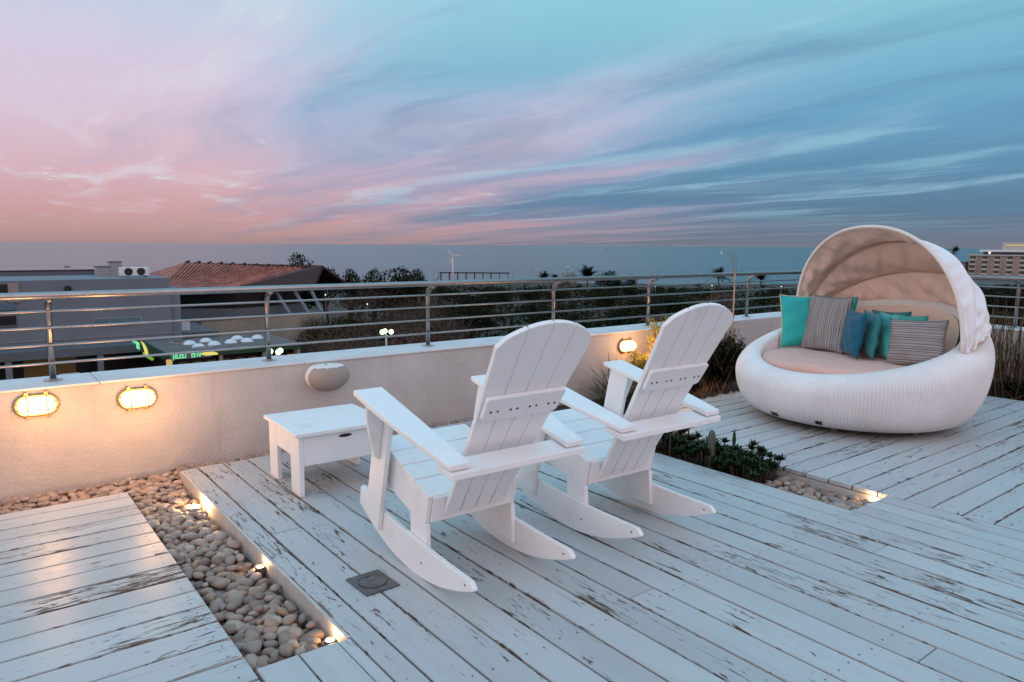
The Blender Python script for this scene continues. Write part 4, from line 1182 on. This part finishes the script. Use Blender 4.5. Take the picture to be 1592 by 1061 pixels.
for i, (x, y) in enumerate([(17.92, 75.0), (18.03, 72.17), (19.71, 76.09), (19.72, 73.19), (21.46, 73.7), (22.89, 76.35), (23.06, 73.77), (24.74, 75.71)]):
    q = .934
    MB().lathe([(.60, 0), (.60, .06), (.54, .12), (.40, .26), (.22, .34), (0, .37)], 18, (x*q, min(y*q, 73.0), SZ-.038)).build('skylight_dome', 'dome', s, smooth=True)
for (x, y) in ((16.2, 71.6), (17.0, 66.6)):
    o = B(x-.7, x+.7, y-.45, y+.45, SZ-.038, SZ+.10).build('roof_hatch', 'unit_grey', s); B(x-.55, x+.55, y-.33, y+.33, SZ+.101, SZ+.12).build('hatch_cover', 'dark_void', o)

# --- terrace annex and cabinet, beige garden wall
an = thing('annex', 'low grey annex roof between the grey building and the red roof', 'building', (0, 0, 0))
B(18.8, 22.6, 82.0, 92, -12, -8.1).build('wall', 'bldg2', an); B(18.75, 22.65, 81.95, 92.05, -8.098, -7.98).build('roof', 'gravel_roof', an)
cb = thing('utility_cabinet', 'pale blue utility cabinet on the annex roof', 'cabinet', (19.55, 84.4, -7.979))
B(-.65, .65, -.4, .4, 0, 1.12).build('body', 'dome', cb); B(-.72, .72, -.47, .47, 1.122, 1.2).build('lid', 'pane', cb)
gw = thing('garden_wall', 'beige rendered garden wall below the red tiled roof', 'wall', (0, 0, 0))
MB().prism([(22.75, 89.1), (39.2, 93.1), (39.1, 93.5), (22.65, 89.5)], 2, -12, -7.62).build('wall_body', 'beige', gw)
MB().prism([(22.7, 89.0), (39.3, 93.0), (39.2, 93.6), (22.6, 89.6)], 2, -7.618, -7.50).build('coping', 'bldg2', gw)

# --- red roofed hall
h = thing('red_roofed_hall', 'hall with a big weathered red tiled roof on slanting white columns', 'building', (0, 0, 0))
A_, B_, F_, E_, D_, C_ = [Vector(q) for q in [(24.11, 123.26, -3.16), (29.93, 126.66, -1.71), (41.3, 104.3, -2.10), (28.07, 94.57, -4.2), (20.5, 99.5, -4.40), (43.1, 101.6, -1.62)]]
def slab(poly, th):
    n = len(poly); nm = (poly[1]-poly[0]).cross(poly[-1]-poly[0]).normalized(); nm = nm if nm.z > 0 else -nm
    vs = list(poly)+[p-nm*th for p in poly]
    return MB().add(vs, [tuple(range(n)), tuple(range(2*n-1, n-1, -1))]+[(i, (i+1) % n, n+(i+1) % n, n+i) for i in range(n)])
slab([D_, A_, B_, F_, E_], .30).build('roof', 'tile', h)
tm = MB()
for k in range(26):     # courses of tiles as raised rolls running down the slope
    f = (k+.5)/26
    a = B_.lerp(F_, f); b_ = (A_.lerp(D_, .25+.75*f) if f < .5 else D_.lerp(E_, f))
    b_ = D_.lerp(E_, f)
    tm.tube([a+Vector((0, 0, .05)), b_+Vector((0, 0, .05))], .16, 5, False)
tag(tm.build('roof_tile_roll', 'tile', h, smooth=True), kind='stuff')
for k in range(11):
    p_ = B_.lerp(F_, k/10.3+.01); d = (F_-B_).normalized()
    MB().tube([p_+Vector((0, 0, .06)), p_+d*1.1+Vector((0, 0, .26))], [.10, .24], 6).build('ridge_tile', 'tile_dark', h)
slab([B_+Vector((.3, .2, .05)), C_+Vector((0, 0, 0)), C_+Vector((6, 3.5, -3.2)), B_+Vector((7, 4, -3.2))], .3).build('roof', 'tile_dark', h)
MB().add([E_, F_, C_, Vector((39.6, 97.0, -4.6)), E_+Vector((.6, .9, -.35)), F_+Vector((.6, .9, -.35)), C_+Vector((.6, .9, -.35)), Vector((40.2, 97.9, -4.95))],
         [(0, 1, 2, 3), (7, 6, 5, 4), (0, 4, 5, 1), (1, 5, 6, 2), (2, 6, 7, 3), (3, 7, 4, 0)]).build('gable', 'tile_dark', h)
MB().prism([(20.9, 100.2), (28.6, 95.6), (39.3, 98.6), (40.5, 105), (30, 124), (25, 121)], 2, -12, -6.9).build('wall', 'bldg2', h)
MB().prism([(21.6, 101.2), (29.0, 97.0), (38.3, 99.8), (39.5, 105), (30, 122), (25.6, 120)], 2, -6.898, -4.7).build('shade_void', 'dark_void', h)  # near-black block stands in for the shaded void under the roof
for (x0, z0, x1, z1) in ((37.0, -4.6, 38.3, -8.2), (39.4, -4.5, 40.3, -8.4), (34.6, -4.9, 35.6, -8.0)):
    MB().tube([(x0, 97.6, z0), (x1, 95.0, z1), (x1+.25, 94.6, -12)], [.26, .26, .26], 8).build('column', 'bldg', h)

# --- parked van by the awning
v = thing('parked_car', 'pale parked car just visible below the awning of the grey building', 'car', (7.86, 76.4, -12))
MB().prism([(-1.9, .35), (-1.9, .85), (-1.2, 1.0), (-.7, 1.48), (.9, 1.5), (1.5, 1.0), (1.95, .9), (1.95, .35)], 0, -.82, .82).build('body', 'white_metal', v, bevel=.05)
MB().prism([(-.95, 1.02), (-.62, 1.40), (.82, 1.42), (1.25, 1.02)], 0, -.825, .825).build('window', 'dark_void', v)
MB().prism([(-1.215, 1.005), (-.725, 1.455), (-.735, 1.47), (-1.23, 1.02)], 0, -.70, .70).build('windscreen', 'dark_void', v)
for sx in (-.8, .8):
    for yy in (-1.25, 1.25):
        MB().lathe([(.32, -.1), (.32, .1)], 16, (sx, yy, .32), axis=0).build('wheel', 'black', v)
    B(sx*.8-.14, sx*.8+.14, -1.93, -1.89, .62, .78).build('headlight', 'spark' if sx < 0 else 'spark', v)

# --- globe street lamps
def globe_lamp():
    t = thing('street_lamp', 'x', 'street lamp', group='street lamps with three glowing globes')
    MB().tube([(0, 0, 0), (0, 0, 6.7)], [.09, .06], 10).build('pole', 'hotel_light', t, smooth=True)
    for k in range(3):
        a = k*2*pi/3+.5; x, y_ = .36*cos(a), .36*sin(a)
        MB().tube([(0, 0, 6.62), (x*.7, y_*.7, 6.56), (x, y_, 6.70)], .028, 6).build('arm', 'hotel_light', t)
        MB().lathe([(.02, -.17), (.11, -.14), (.165, -.05), (.175, .02), (.13, .12), (.06, .165), (0, .175)], 16, (x, y_, 6.88)).build('globe', 'globe', t, smooth=True)
    return t
gl = globe_lamp(); gl.location = (15.55, 44.1, -12.0); gl['label'] = 'three globe street lamp in front of the shop, below the second railing post'
gl2 = copy_tree(gl); gl2.location = (23.4, 44.6, -11.35); gl2.rotation_euler = (0, 0, .8); gl2['label'] = 'three globe street lamp standing among the dark trees'
def small_lamp():
    t = thing('lamp_post', 'x', 'street lamp', group='small distant lamp posts')
    MB().tube([(0, 0, 0), (0, 0, 4.6)], .06, 6).build('pole', 'post_grey', t)
    MB().lathe([(0, 4.60), (.09, 4.63), (.10, 4.70), (0, 4.78)], 8).build('head', 'spark', t)
    return t
sm = small_lamp()
for i, (x, y, zt, lb) in enumerate([(43.3, 101.3, -5.9, 'small lit lamp in the trees right of the red roofed hall'), (43.7, 100.7, -6.6, 'small lit lamp in the trees just below its neighbour'),
        (48.5, 98.2, -7.3, 'small lit lamp among dry trees left of the third railing post'), (117.5, 103, -6.9, 'lit lamp among the trees by the far rocking chair'),
        (126.0, 95.0, -6.6, 'lit lamp in the trees left of the sapling'), (132.5, 83.0, -6.4, 'lit lamp in the trees right of the sapling')]):
    o = sm if i == 0 else copy_tree(sm); o.location = (x, y, zt-4.7); o['label'] = lb
# --- promenade: unlit lamp posts, pergola, wind turbine
def prom_post():
    t = thing('lamp_post', 'x', 'street lamp', group='lamp posts along the promenade')
    MB().tube([(0, 0, 0), (0, 0, 5.0)], [.10, .07], 6).build('pole', 'post_grey', t)
    MB().tube([(-.1, 0, 4.95), (.9, .3, 5.15)], .08, 6).build('head', 'hotel_light', t)
    return t
pp = prom_post()
for i, (x, y, z, lb) in enumerate([(126.45, 206.98, -5.75, 'leftmost thin lamp post by the sea, left of the wind turbine'), (127.66, 206.11, -5.32, 'thin lamp post by the sea beside the leftmost one'),
        (141.33, 195.6, -5.21, 'thin lamp post rising behind the right half of the shore frame'), (147.38, 190.88, -5.58, 'thin lamp post just right of the shore frame'),
        (152.31, 187.16, -5.11, 'thin lamp post left of the palms on the shore')]):
    o = pp if i == 0 else copy_tree(pp); o.location = (x, y, z-5.1); o['label'] = lb
lp = copy_tree(sm); lp.location = (161.7, 179.8, -10.1); lp['label'] = 'lit lamp post above the pinkish bush by the shore palms'
pg = thing('pergola', 'long open timber frame on the shore below the wind turbine', 'pergola', (128.1, 205.3, -11.9))
ex = Vector((145.87-128.13, 191.69-205.3, 0)); Lp = ex.length; ex.normalize(); ey = Vector((-ex.y, ex.x, 0))
pm = Matrix(((ex.x, ey.x, 0, 0), (ex.y, ey.y, 0, 0), (0, 0, 1, 0), (0, 0, 0, 1)))
for k in range(9):
    x = Lp*k/8*(1 if k % 2 else 1)
    for yy in (0, 3.0):
        MB().box(x-.10, x+.10, yy-.10, yy+.10, 0, 4.0, pm).build('post', 'black', pg)
for yy in (0, 3.0): MB().box(-.5, Lp+.5, yy-.12, yy+.12, 4.002, 4.30, pm).build('beam', 'black', pg)
for k in range(9): MB().box(Lp*k/8-.1, Lp*k/8+.1, -.4, 3.4, 4.302, 4.42, pm).build('rafter', 'black', pg)
wt = thing('wind_turbine', 'small white three bladed wind turbine by the sea', 'wind turbine', (128.7, 198.8, -12), -YAW)
MB().tube([(0, 0, 0), (0, 0, 9.9)], [.34, .17], 10).build('tower', 'turbine', wt, smooth=True)
MB().box(-.25, .25, -.5, .8, 9.75, 10.2).build('nacelle', 'turbine', wt, bevel=.08)
for a in (130, 5, 250):
    d = Vector((cos(R_(a)), 0, sin(R_(a)))); c = Vector((0, -.6, 9.98)); w = Vector((-d.z, 0, d.x))
    MB().add([c-w*.08, c+d*1.2-w*.22, c+d*3.6-w*.05, c+d*3.6+w*.03, c+d*1.2+w*.12, c+w*.08]+[q+Vector((0, .06, 0)) for q in [c-w*.08, c+d*1.2-w*.22, c+d*3.6-w*.05, c+d*3.6+w*.03, c+d*1.2+w*.12, c+w*.08]],
             [tuple(range(6)), tuple(range(11, 5, -1))]+[(i, (i+1) % 6, 6+(i+1) % 6, 6+i) for i in range(6)]).build('blade', 'turbine', wt)
MB().lathe([(.22, -.75), (.24, -.5), (.0, -.5)], 10, (0, 0, 9.98), axis=1).build('hub', 'turbine', wt)
# --- boats far out
sb_ = thing('sailboat', 'tiny white sailboat far out on the sea', 'sailboat', (1265, 933, -14), -YAW)
MB().prism([(-3.5, .1), (-4.2, 1.0), (4.4, 1.1), (3.2, .1)], 1, -.8, .8).build('hull', 'white_metal', sb_); MB().prism([(-2.6, 1.6), (.4, 1.6), (.4, 11.5)], 1, -.05, .05).build('sail', 'white_metal', sb_)
MB().tube([(.5, 0, 1), (.5, 0, 12)], .07, 6).build('mast', 'post_grey', sb_)
mb_ = thing('motorboat', 'tiny dark boat near the horizon', 'boat', (1793, 1800, -14), -YAW)
MB().prism([(-5, .2), (-5.5, 2.2), (6, 2.6), (4.5, .2)], 1, -1.6, 1.6).build('hull', 'post_grey', mb_); MB().box(-2, 1.5, -1.2, 1.2, 2.3, 5.0).build('cabin', 'post_grey', mb_)

# --- hotel on the right
ht = thing('hotel', 'tan hotel block with rows of dark balconies and a white rooftop storey', 'building', (0, 0, 0))
B(431, 448, 88, 160.2, -15, -2.4).build('wall', 'hotel', ht)
B(430.4, 448.5, 87.5, 160.7, -2.398, -1.75).build('parapet', 'hotel_light', ht)
for k in range(12):
    y1 = 159.3-5.75*k; y0 = y1-2.5
    for f in range(5):
        z1 = -2.75-2.45*f
        w_ = B(430.86, 430.998, y0, y1, z1-1.95, z1).build('window', 'dark_void', ht)  # dark panel carries the painted shade of the open balcony recess
        B(430.2, 430.99, y0-.1, y1+.1, z1-2.25, z1-1.30).build('balcony', 'hotel_light', ht)
    MB().box(430.5, 430.995, y0-.55, y0-.25, -15, -2.45).build('fin', 'hotel_light', ht)
B(434, 446, 95, 154.5, -1.748, -.35).build('rooftop_wall', 'bldg2', ht)
B(431.5, 447, 94, 155.5, -.348, .75).build('rooftop_slab', 'white_metal', ht)
B(436, 446, 130, 146.6, .752, 4.7).build('lift_tower', 'hotel_light', ht)
B(435.9, 435.998, 132, 145, 2.9, 3.5).build('sign_band', 'warm_col', ht)
MB().lathe([(0, -.6), (.6, 0), (0, .6)], 8, (431.0, 150.5, -.9)).build('lamp', 'spark', ht)
h2 = thing('low_building', 'low pinkish building beside the hotel', 'building', (0, 0, 0))
B(424, 440, 161.5, 172, -15, -6.2).build('wall', 'bldg_pink', h2); B(423.6, 440.4, 161.2, 172.3, -6.198, -5.8).build('roof', 'bldg2', h2)
MB().lathe([(0, -.7), (.7, 0), (0, .7)], 8, (423.4, 166.5, -7.4)).build('lamp', 'spark', h2)

# ================================================================== TREES
def crown_mesh(name, mat, n, leaf, seed, blobs, squash=.8, hollow=.35):
    r = np.random.RandomState(seed); rr = random.Random(seed)
    cs = [(0, 0, 0, .62)]+[(rr.uniform(-.5, .5), rr.uniform(-.5, .5), rr.uniform(-.35, .45), rr.uniform(.28, .5)) for _ in range(blobs)]
    cs = np.array(cs); w = cs[:, 3]**2; idx = r.choice(len(cs), n, p=w/w.sum())
    d = r.normal(size=(n, 3)); d /= np.linalg.norm(d, axis=1)[:, None]
    rad = (hollow+(1-hollow)*r.rand(n)**.5)[:, None]
    c = cs[idx, :3]+d*rad*cs[idx, 3:4]; c[:, 2] *= squash
    t1 = r.normal(size=(n, 3)); t1 /= np.linalg.norm(t1, axis=1)[:, None]
    t2 = np.cross(t1, r.normal(size=(n, 3))); t2 /= np.linalg.norm(t2, axis=1)[:, None]
    s = (leaf*(.6+.8*r.rand(n)))[:, None]
    v = np.stack([c-t1*s-t2*s*.45, c+t1*s*.9, c+t2*s*.65-t1*s*.2], 1).reshape(-1, 3)
    me = bpy.data.meshes.new(name)
    me.from_pydata([tuple(q) for q in v], [], [(3*i, 3*i+1, 3*i+2) for i in range(n)])
    at = me.attributes.new('tint', 'FLOAT', 'FACE'); tv = (r.rand(len(cs))[idx]*.7+.3*r.rand(n)); at.data.foreach_set('value', tv.astype(np.float32))
    me.materials.append(M[mat]); return me
def trunk_mesh(seed, bare=False):
    r = random.Random(seed); mb = MB()
    mb.tube([(0, 0, 0), (.03*r.uniform(-1, 1), .03*r.uniform(-1, 1), .25), (.05*r.uniform(-1, 1), .05, .55)], [.045, .034, .024], 7)
    for k in range(14 if bare else 6):
        a = r.uniform(0, 6.3); z0 = r.uniform(.22, .5); L = r.uniform(.25, .45)
        p1 = Vector((cos(a)*L*.5, sin(a)*L*.5, z0+L*.45)); p2 = Vector((cos(a)*L, sin(a)*L, z0+L*(.75+r.uniform(0, .3))))
        mb.tube([(0, 0, z0), p1, p2], [.018, .011, .004], 5, False)
        if bare:
            for q in range(4):
                b_ = p1.lerp(p2, r.random()); mb.tube([b_, b_+Vector((r.uniform(-.15, .15), r.uniform(-.15, .15), r.uniform(.05, .2)))], [.005, .002], 4, False)
    o = mb.build('trunk', 'bark', None, smooth=True, recalc=False); me = o.data; bpy.data.objects.remove(o); return me
KINDS = {
 'dark': [crown_mesh('crown', 'leaf_dark', 1500, .050, 200+k, 7+k) for k in range(3)],
 'olive': [crown_mesh('crown', 'leaf_olive', 1400, .052, 210+k, 6+k, .7) for k in range(2)],
 'brown': [crown_mesh('crown', 'leaf_brown', 800, .038, 220+k, 8, .8, .1) for k in range(2)],
 'pink': [crown_mesh('crown', 'leaf_pink', 1100, .05, 230, 6, .7)]}
TRK = [trunk_mesh(300+k) for k in range(3)]; BARE = [trunk_mesh(310+k, True) for k in range(2)]
LBL = {'dark': ('dark green bushy tree in the park below the terrace', 'dark green park trees'), 'olive': ('olive green spreading tree in the park below the terrace', 'olive green park trees'),
       'brown': ('reddish brown thinly leaved tree in the park below the terrace', 'thin brown park trees'), 'pink': ('pale pinkish dry bush in the park towards the sea', 'pale dry bushes')}
def tree(kind, x, y, z0, hgt, wid, r, label=None, group=None):
    lb, gr = LBL[kind]
    t = thing('tree', label or lb, 'tree' if kind != 'pink' else 'bush', (x, y, z0), r.uniform(0, 6.3), group or gr)
    low = .40 if kind != 'pink' else .5
    mesh_obj('trunk', r.choice(BARE if kind == 'brown' else TRK), t, (0, 0, 0), (0, 0, 0), (hgt, hgt, hgt*.95))
    mesh_obj('crown', r.choice(KINDS[kind]), t, (0, 0, hgt*(1-.36)), (0, 0, r.uniform(0, 6.3)), (wid, wid*r.uniform(.85, 1.1), hgt*.50))
    return t
tr = random.Random(77)
FW = Vector((sin(YAW), cos(YAW), 0)); RT = Vector((cos(YAW), -sin(YAW), 0))
def spot(px, dep):       # lateral slope across the view and depth along it
    return RT*(px*dep)+FW*dep
# skyline trees right of the red roofed hall
for (x, y, hh, ww, kd, lb) in [(46.5, 118.0, 13.2, 3.6, 'dark', 'tallest dark tree rising behind the ridge of the red roofed hall'), (49.5, 115.5, 10.8, 4.6, 'dark', 'dark tree touching the right end of the red roof'),
        (52.8, 113.0, 10.6, 3.0, 'dark', 'slim dark tree on the skyline, second right of the red roof'), (56.0, 111.0, 10.4, 3.4, 'dark', 'dark tree on the skyline with a split top'),
        (58.6, 109.5, 10.8, 4.8, 'dark', 'broad round dark tree on the skyline over the street lamp'), (62.6, 108.0, 10.6, 3.4, 'dark', 'last dark tree of the skyline row before the open sea'), (44.2, 111.5, 7.8, 4.2, 'dark', 'dark tree behind the slanting columns of the hall')]:
    tree(kd, x, y, -12, hh, ww, tr, lb, 'skyline trees by the hall')
cnt = 0; placed = []
tries = 0
while cnt < 205 and tries < 6000:
    tries += 1
    dep = 46+190*tr.random()**.85; px = tr.uniform(-.30, .86)
    if px < -.14 and dep < 112: continue
    if px < -.235: continue
    p_ = spot(px, dep)
    if any((p_-q).length < 3.0+dep*.016 for q in placed): continue
    if dep > 205+max(0, px-.55)*200 : 
        if tr.random() < .6: continue
    placed.append(p_)
    hmax = min(7.4, 13.5-.0525*dep-.15)
    if px > .60: hmax = min(7.6, 13.6-.046*dep)
    hh = hmax*tr.uniform(.72, 1.0)
    if hh < 1.6: hh = 1.6
    kd = 'dark' if tr.random() < .62 else 'olive'
    if -.26 < px < -.08 and dep < 120: kd = 'brown' if tr.random() < .75 else 'dark'
    if .06 < px < .20 and 105 < dep < 175 and tr.random() < .5: kd = 'pink'
    if .26 < px < .40 and 70 < dep < 160 and tr.random() < .35: kd = 'brown'
    if kd == 'pink': hh *= .55
    tree(kd, p_.x, p_.y, -12, hh, hh*tr.uniform(.62, .95)+.6, tr); cnt += 1
for k in range(30):
    dep = tr.uniform(52, 104); px = tr.uniform(-.285, -.09); p_ = spot(px, dep)
    if any((p_-q).length < 2.2 for q in placed): continue
    placed.append(p_); hh = min(6.2, 13.0-.075*dep)*tr.uniform(.75, 1)
    tree('brown' if tr.random() < .8 else 'dark', p_.x, p_.y, -12, hh, hh*.75, tr)
# undergrowth between the trees: uncountable mass of leaves close to the ground
def undergrowth():
    r = np.random.RandomState(9); n = 26000
    dep = 44+185*r.rand(n)**.9; px = r.uniform(-.20, .88, n)
    keep = ~((px < -.12) & (dep < 100)); dep = dep[keep]; px = px[keep]; n = len(dep)
    cl = np.sin(px*dep*.21)*np.cos(dep*.17)+r.normal(size=n)*.4; keep = cl > -.35; dep = dep[keep]; px = px[keep]; n = len(dep)
    x = RT.x*px*dep+FW.x*dep; y = RT.y*px*dep+FW.y*dep; z = -12+r.rand(n)**1.6*1.5
    c = np.stack([x, y, z], 1); t1 = r.normal(size=(n, 3)); t1 /= np.linalg.norm(t1, axis=1)[:, None]; t2 = np.cross(t1, r.normal(size=(n, 3))); t2 /= np.linalg.norm(t2, axis=1)[:, None]
    s = (.28+.35*r.rand(n))[:, None]
    v = np.stack([c-t1*s-t2*s*.5, c+t1*s, c+t2*s*.7], 1).reshape(-1, 3)
    me = bpy.data.meshes.new('undergrowth'); me.from_pydata([tuple(q) for q in v], [], [(3*i, 3*i+1, 3*i+2) for i in range(n)])
    at = me.attributes.new('tint', 'FLOAT', 'FACE'); at.data.foreach_set('value', r.rand(n).astype(np.float32)); me.materials.append(M['leaf_olive'])
    o = bpy.data.objects.new('undergrowth', me); C.objects.link(o); tag(o, 'low dark scrub covering the ground of the park', 'undergrowth', kind='stuff')
undergrowth()
# palms
def palm_parts(seed):
    r = random.Random(seed); tb = MB(); tb.tube([(0, 0, 0), (.05, .02, .5), (.03, .0, 1.0)], [.045, .035, .032], 8)
    o = tb.build('trunk', 'bark', None, smooth=True, recalc=False); tm_ = o.data; bpy.data.objects.remove(o)
    mb = MB(); ti = []
    for k in range(38):
        a = k*2.399+r.uniform(-.2, .2); el = r.uniform(-.10, 1.40); L = r.uniform(.8, 1.1)
        d = Vector((cos(a)*cos(el), sin(a)*cos(el), sin(el))); prev = Vector((0, 0, 0)); side = d.cross(Vector((0, 0, 1))).normalized(); tv = r.random()
        for i in range(11):
            f = (i+1)/11; p_ = d*(L*f)-Vector((0, 0, 1))*(.38*L*f*f)
            for sg in (-1, 1):
                o_ = len(mb.v); q = p_+side*sg*.24*(1-f*.7)+d*.10-Vector((0, 0, .06))
                mb.v += [tuple(prev), tuple(p_), tuple(q)]; mb.f.append((o_, o_+1, o_+2)); ti.append(tv)
            prev = p_
    o = mb.build('crown', 'leaf_dark', None, recalc=False, tint=ti); cm = o.data; bpy.data.objects.remove(o); return tm_, cm
PALMS = [palm_parts(51), palm_parts(52)]
for i, (x, y, zt, sz, lb) in enumerate([(109.95, 130.79, -6.3, 3.0, 'left palm of the shore group, left of the pinkish bush'), (112.2, 129.2, -6.6, 2.5, 'smaller palm left of the pinkish bush'), (118.44, 124.53, -5.6, 4.3, 'biggest palm on the shore, right of the pinkish bush'),
        (142.7, 105.83, -5.4, 3.6, 'palm standing over the railing left of the sapling'), (150.3, 99.8, -6.0, 2.9, 'low palm between the sapling and the daybed canopy'), (10.7, 100.5, -2.2, 1.5, 'palm top peeping over the grey building roof')]):
    t = thing('palm_tree', lb, 'palm tree', (x, y, -12), i*1.3, 'palms in the park'); tmv, cmv = PALMS[i % 2]
    mesh_obj('trunk', tmv, t, (0, 0, 0), (0, 0, 0), (5, 5, zt+12)); mesh_obj('crown', cmv, t, (.15, 0, zt+12), (0, 0, 0), (sz, sz, sz))
for (x, y, z, hh, ww, kd, lb) in [(115.3, 127.0, -12, 7.9, 3.6, 'pink', 'pinkish bush by the shore between the palms'), (122.0, 122.0, -12, 8.4, 4.4, 'dark', 'dark round tree beside the biggest shore palm'), (126.5, 119.5, -12, 7.6, 2.6, 'dark', 'small tree at the right end of the shore group'), (124.3, 121.0, -12, 7.3, 2.4, 'dark', 'small tree second from the right end of the shore group')]:
    tree(kd, x, y, z, hh, ww, tr, lb, 'shore trees by the palms')
# leaning bare palm in front of the hotel
lt = thing('leaning_palm', 'dark leaning palm trunk with ragged top in front of the hotel', 'palm tree', (87.9, 34.9, -12))
MB().tube([(-2.2, 1.2, 0), (-.9, .5, 6), (.3, -.2, 11.5), (.75, -.4, 13.3)], [.30, .22, .19, .17], 8).build('trunk', 'bark', lt, smooth=True)
tmv, cmv = PALMS[0]; mesh_obj('crown', cmv, lt, (.78, -.45, 13.2), (.5, .3, 0), (.75, .75, .95))
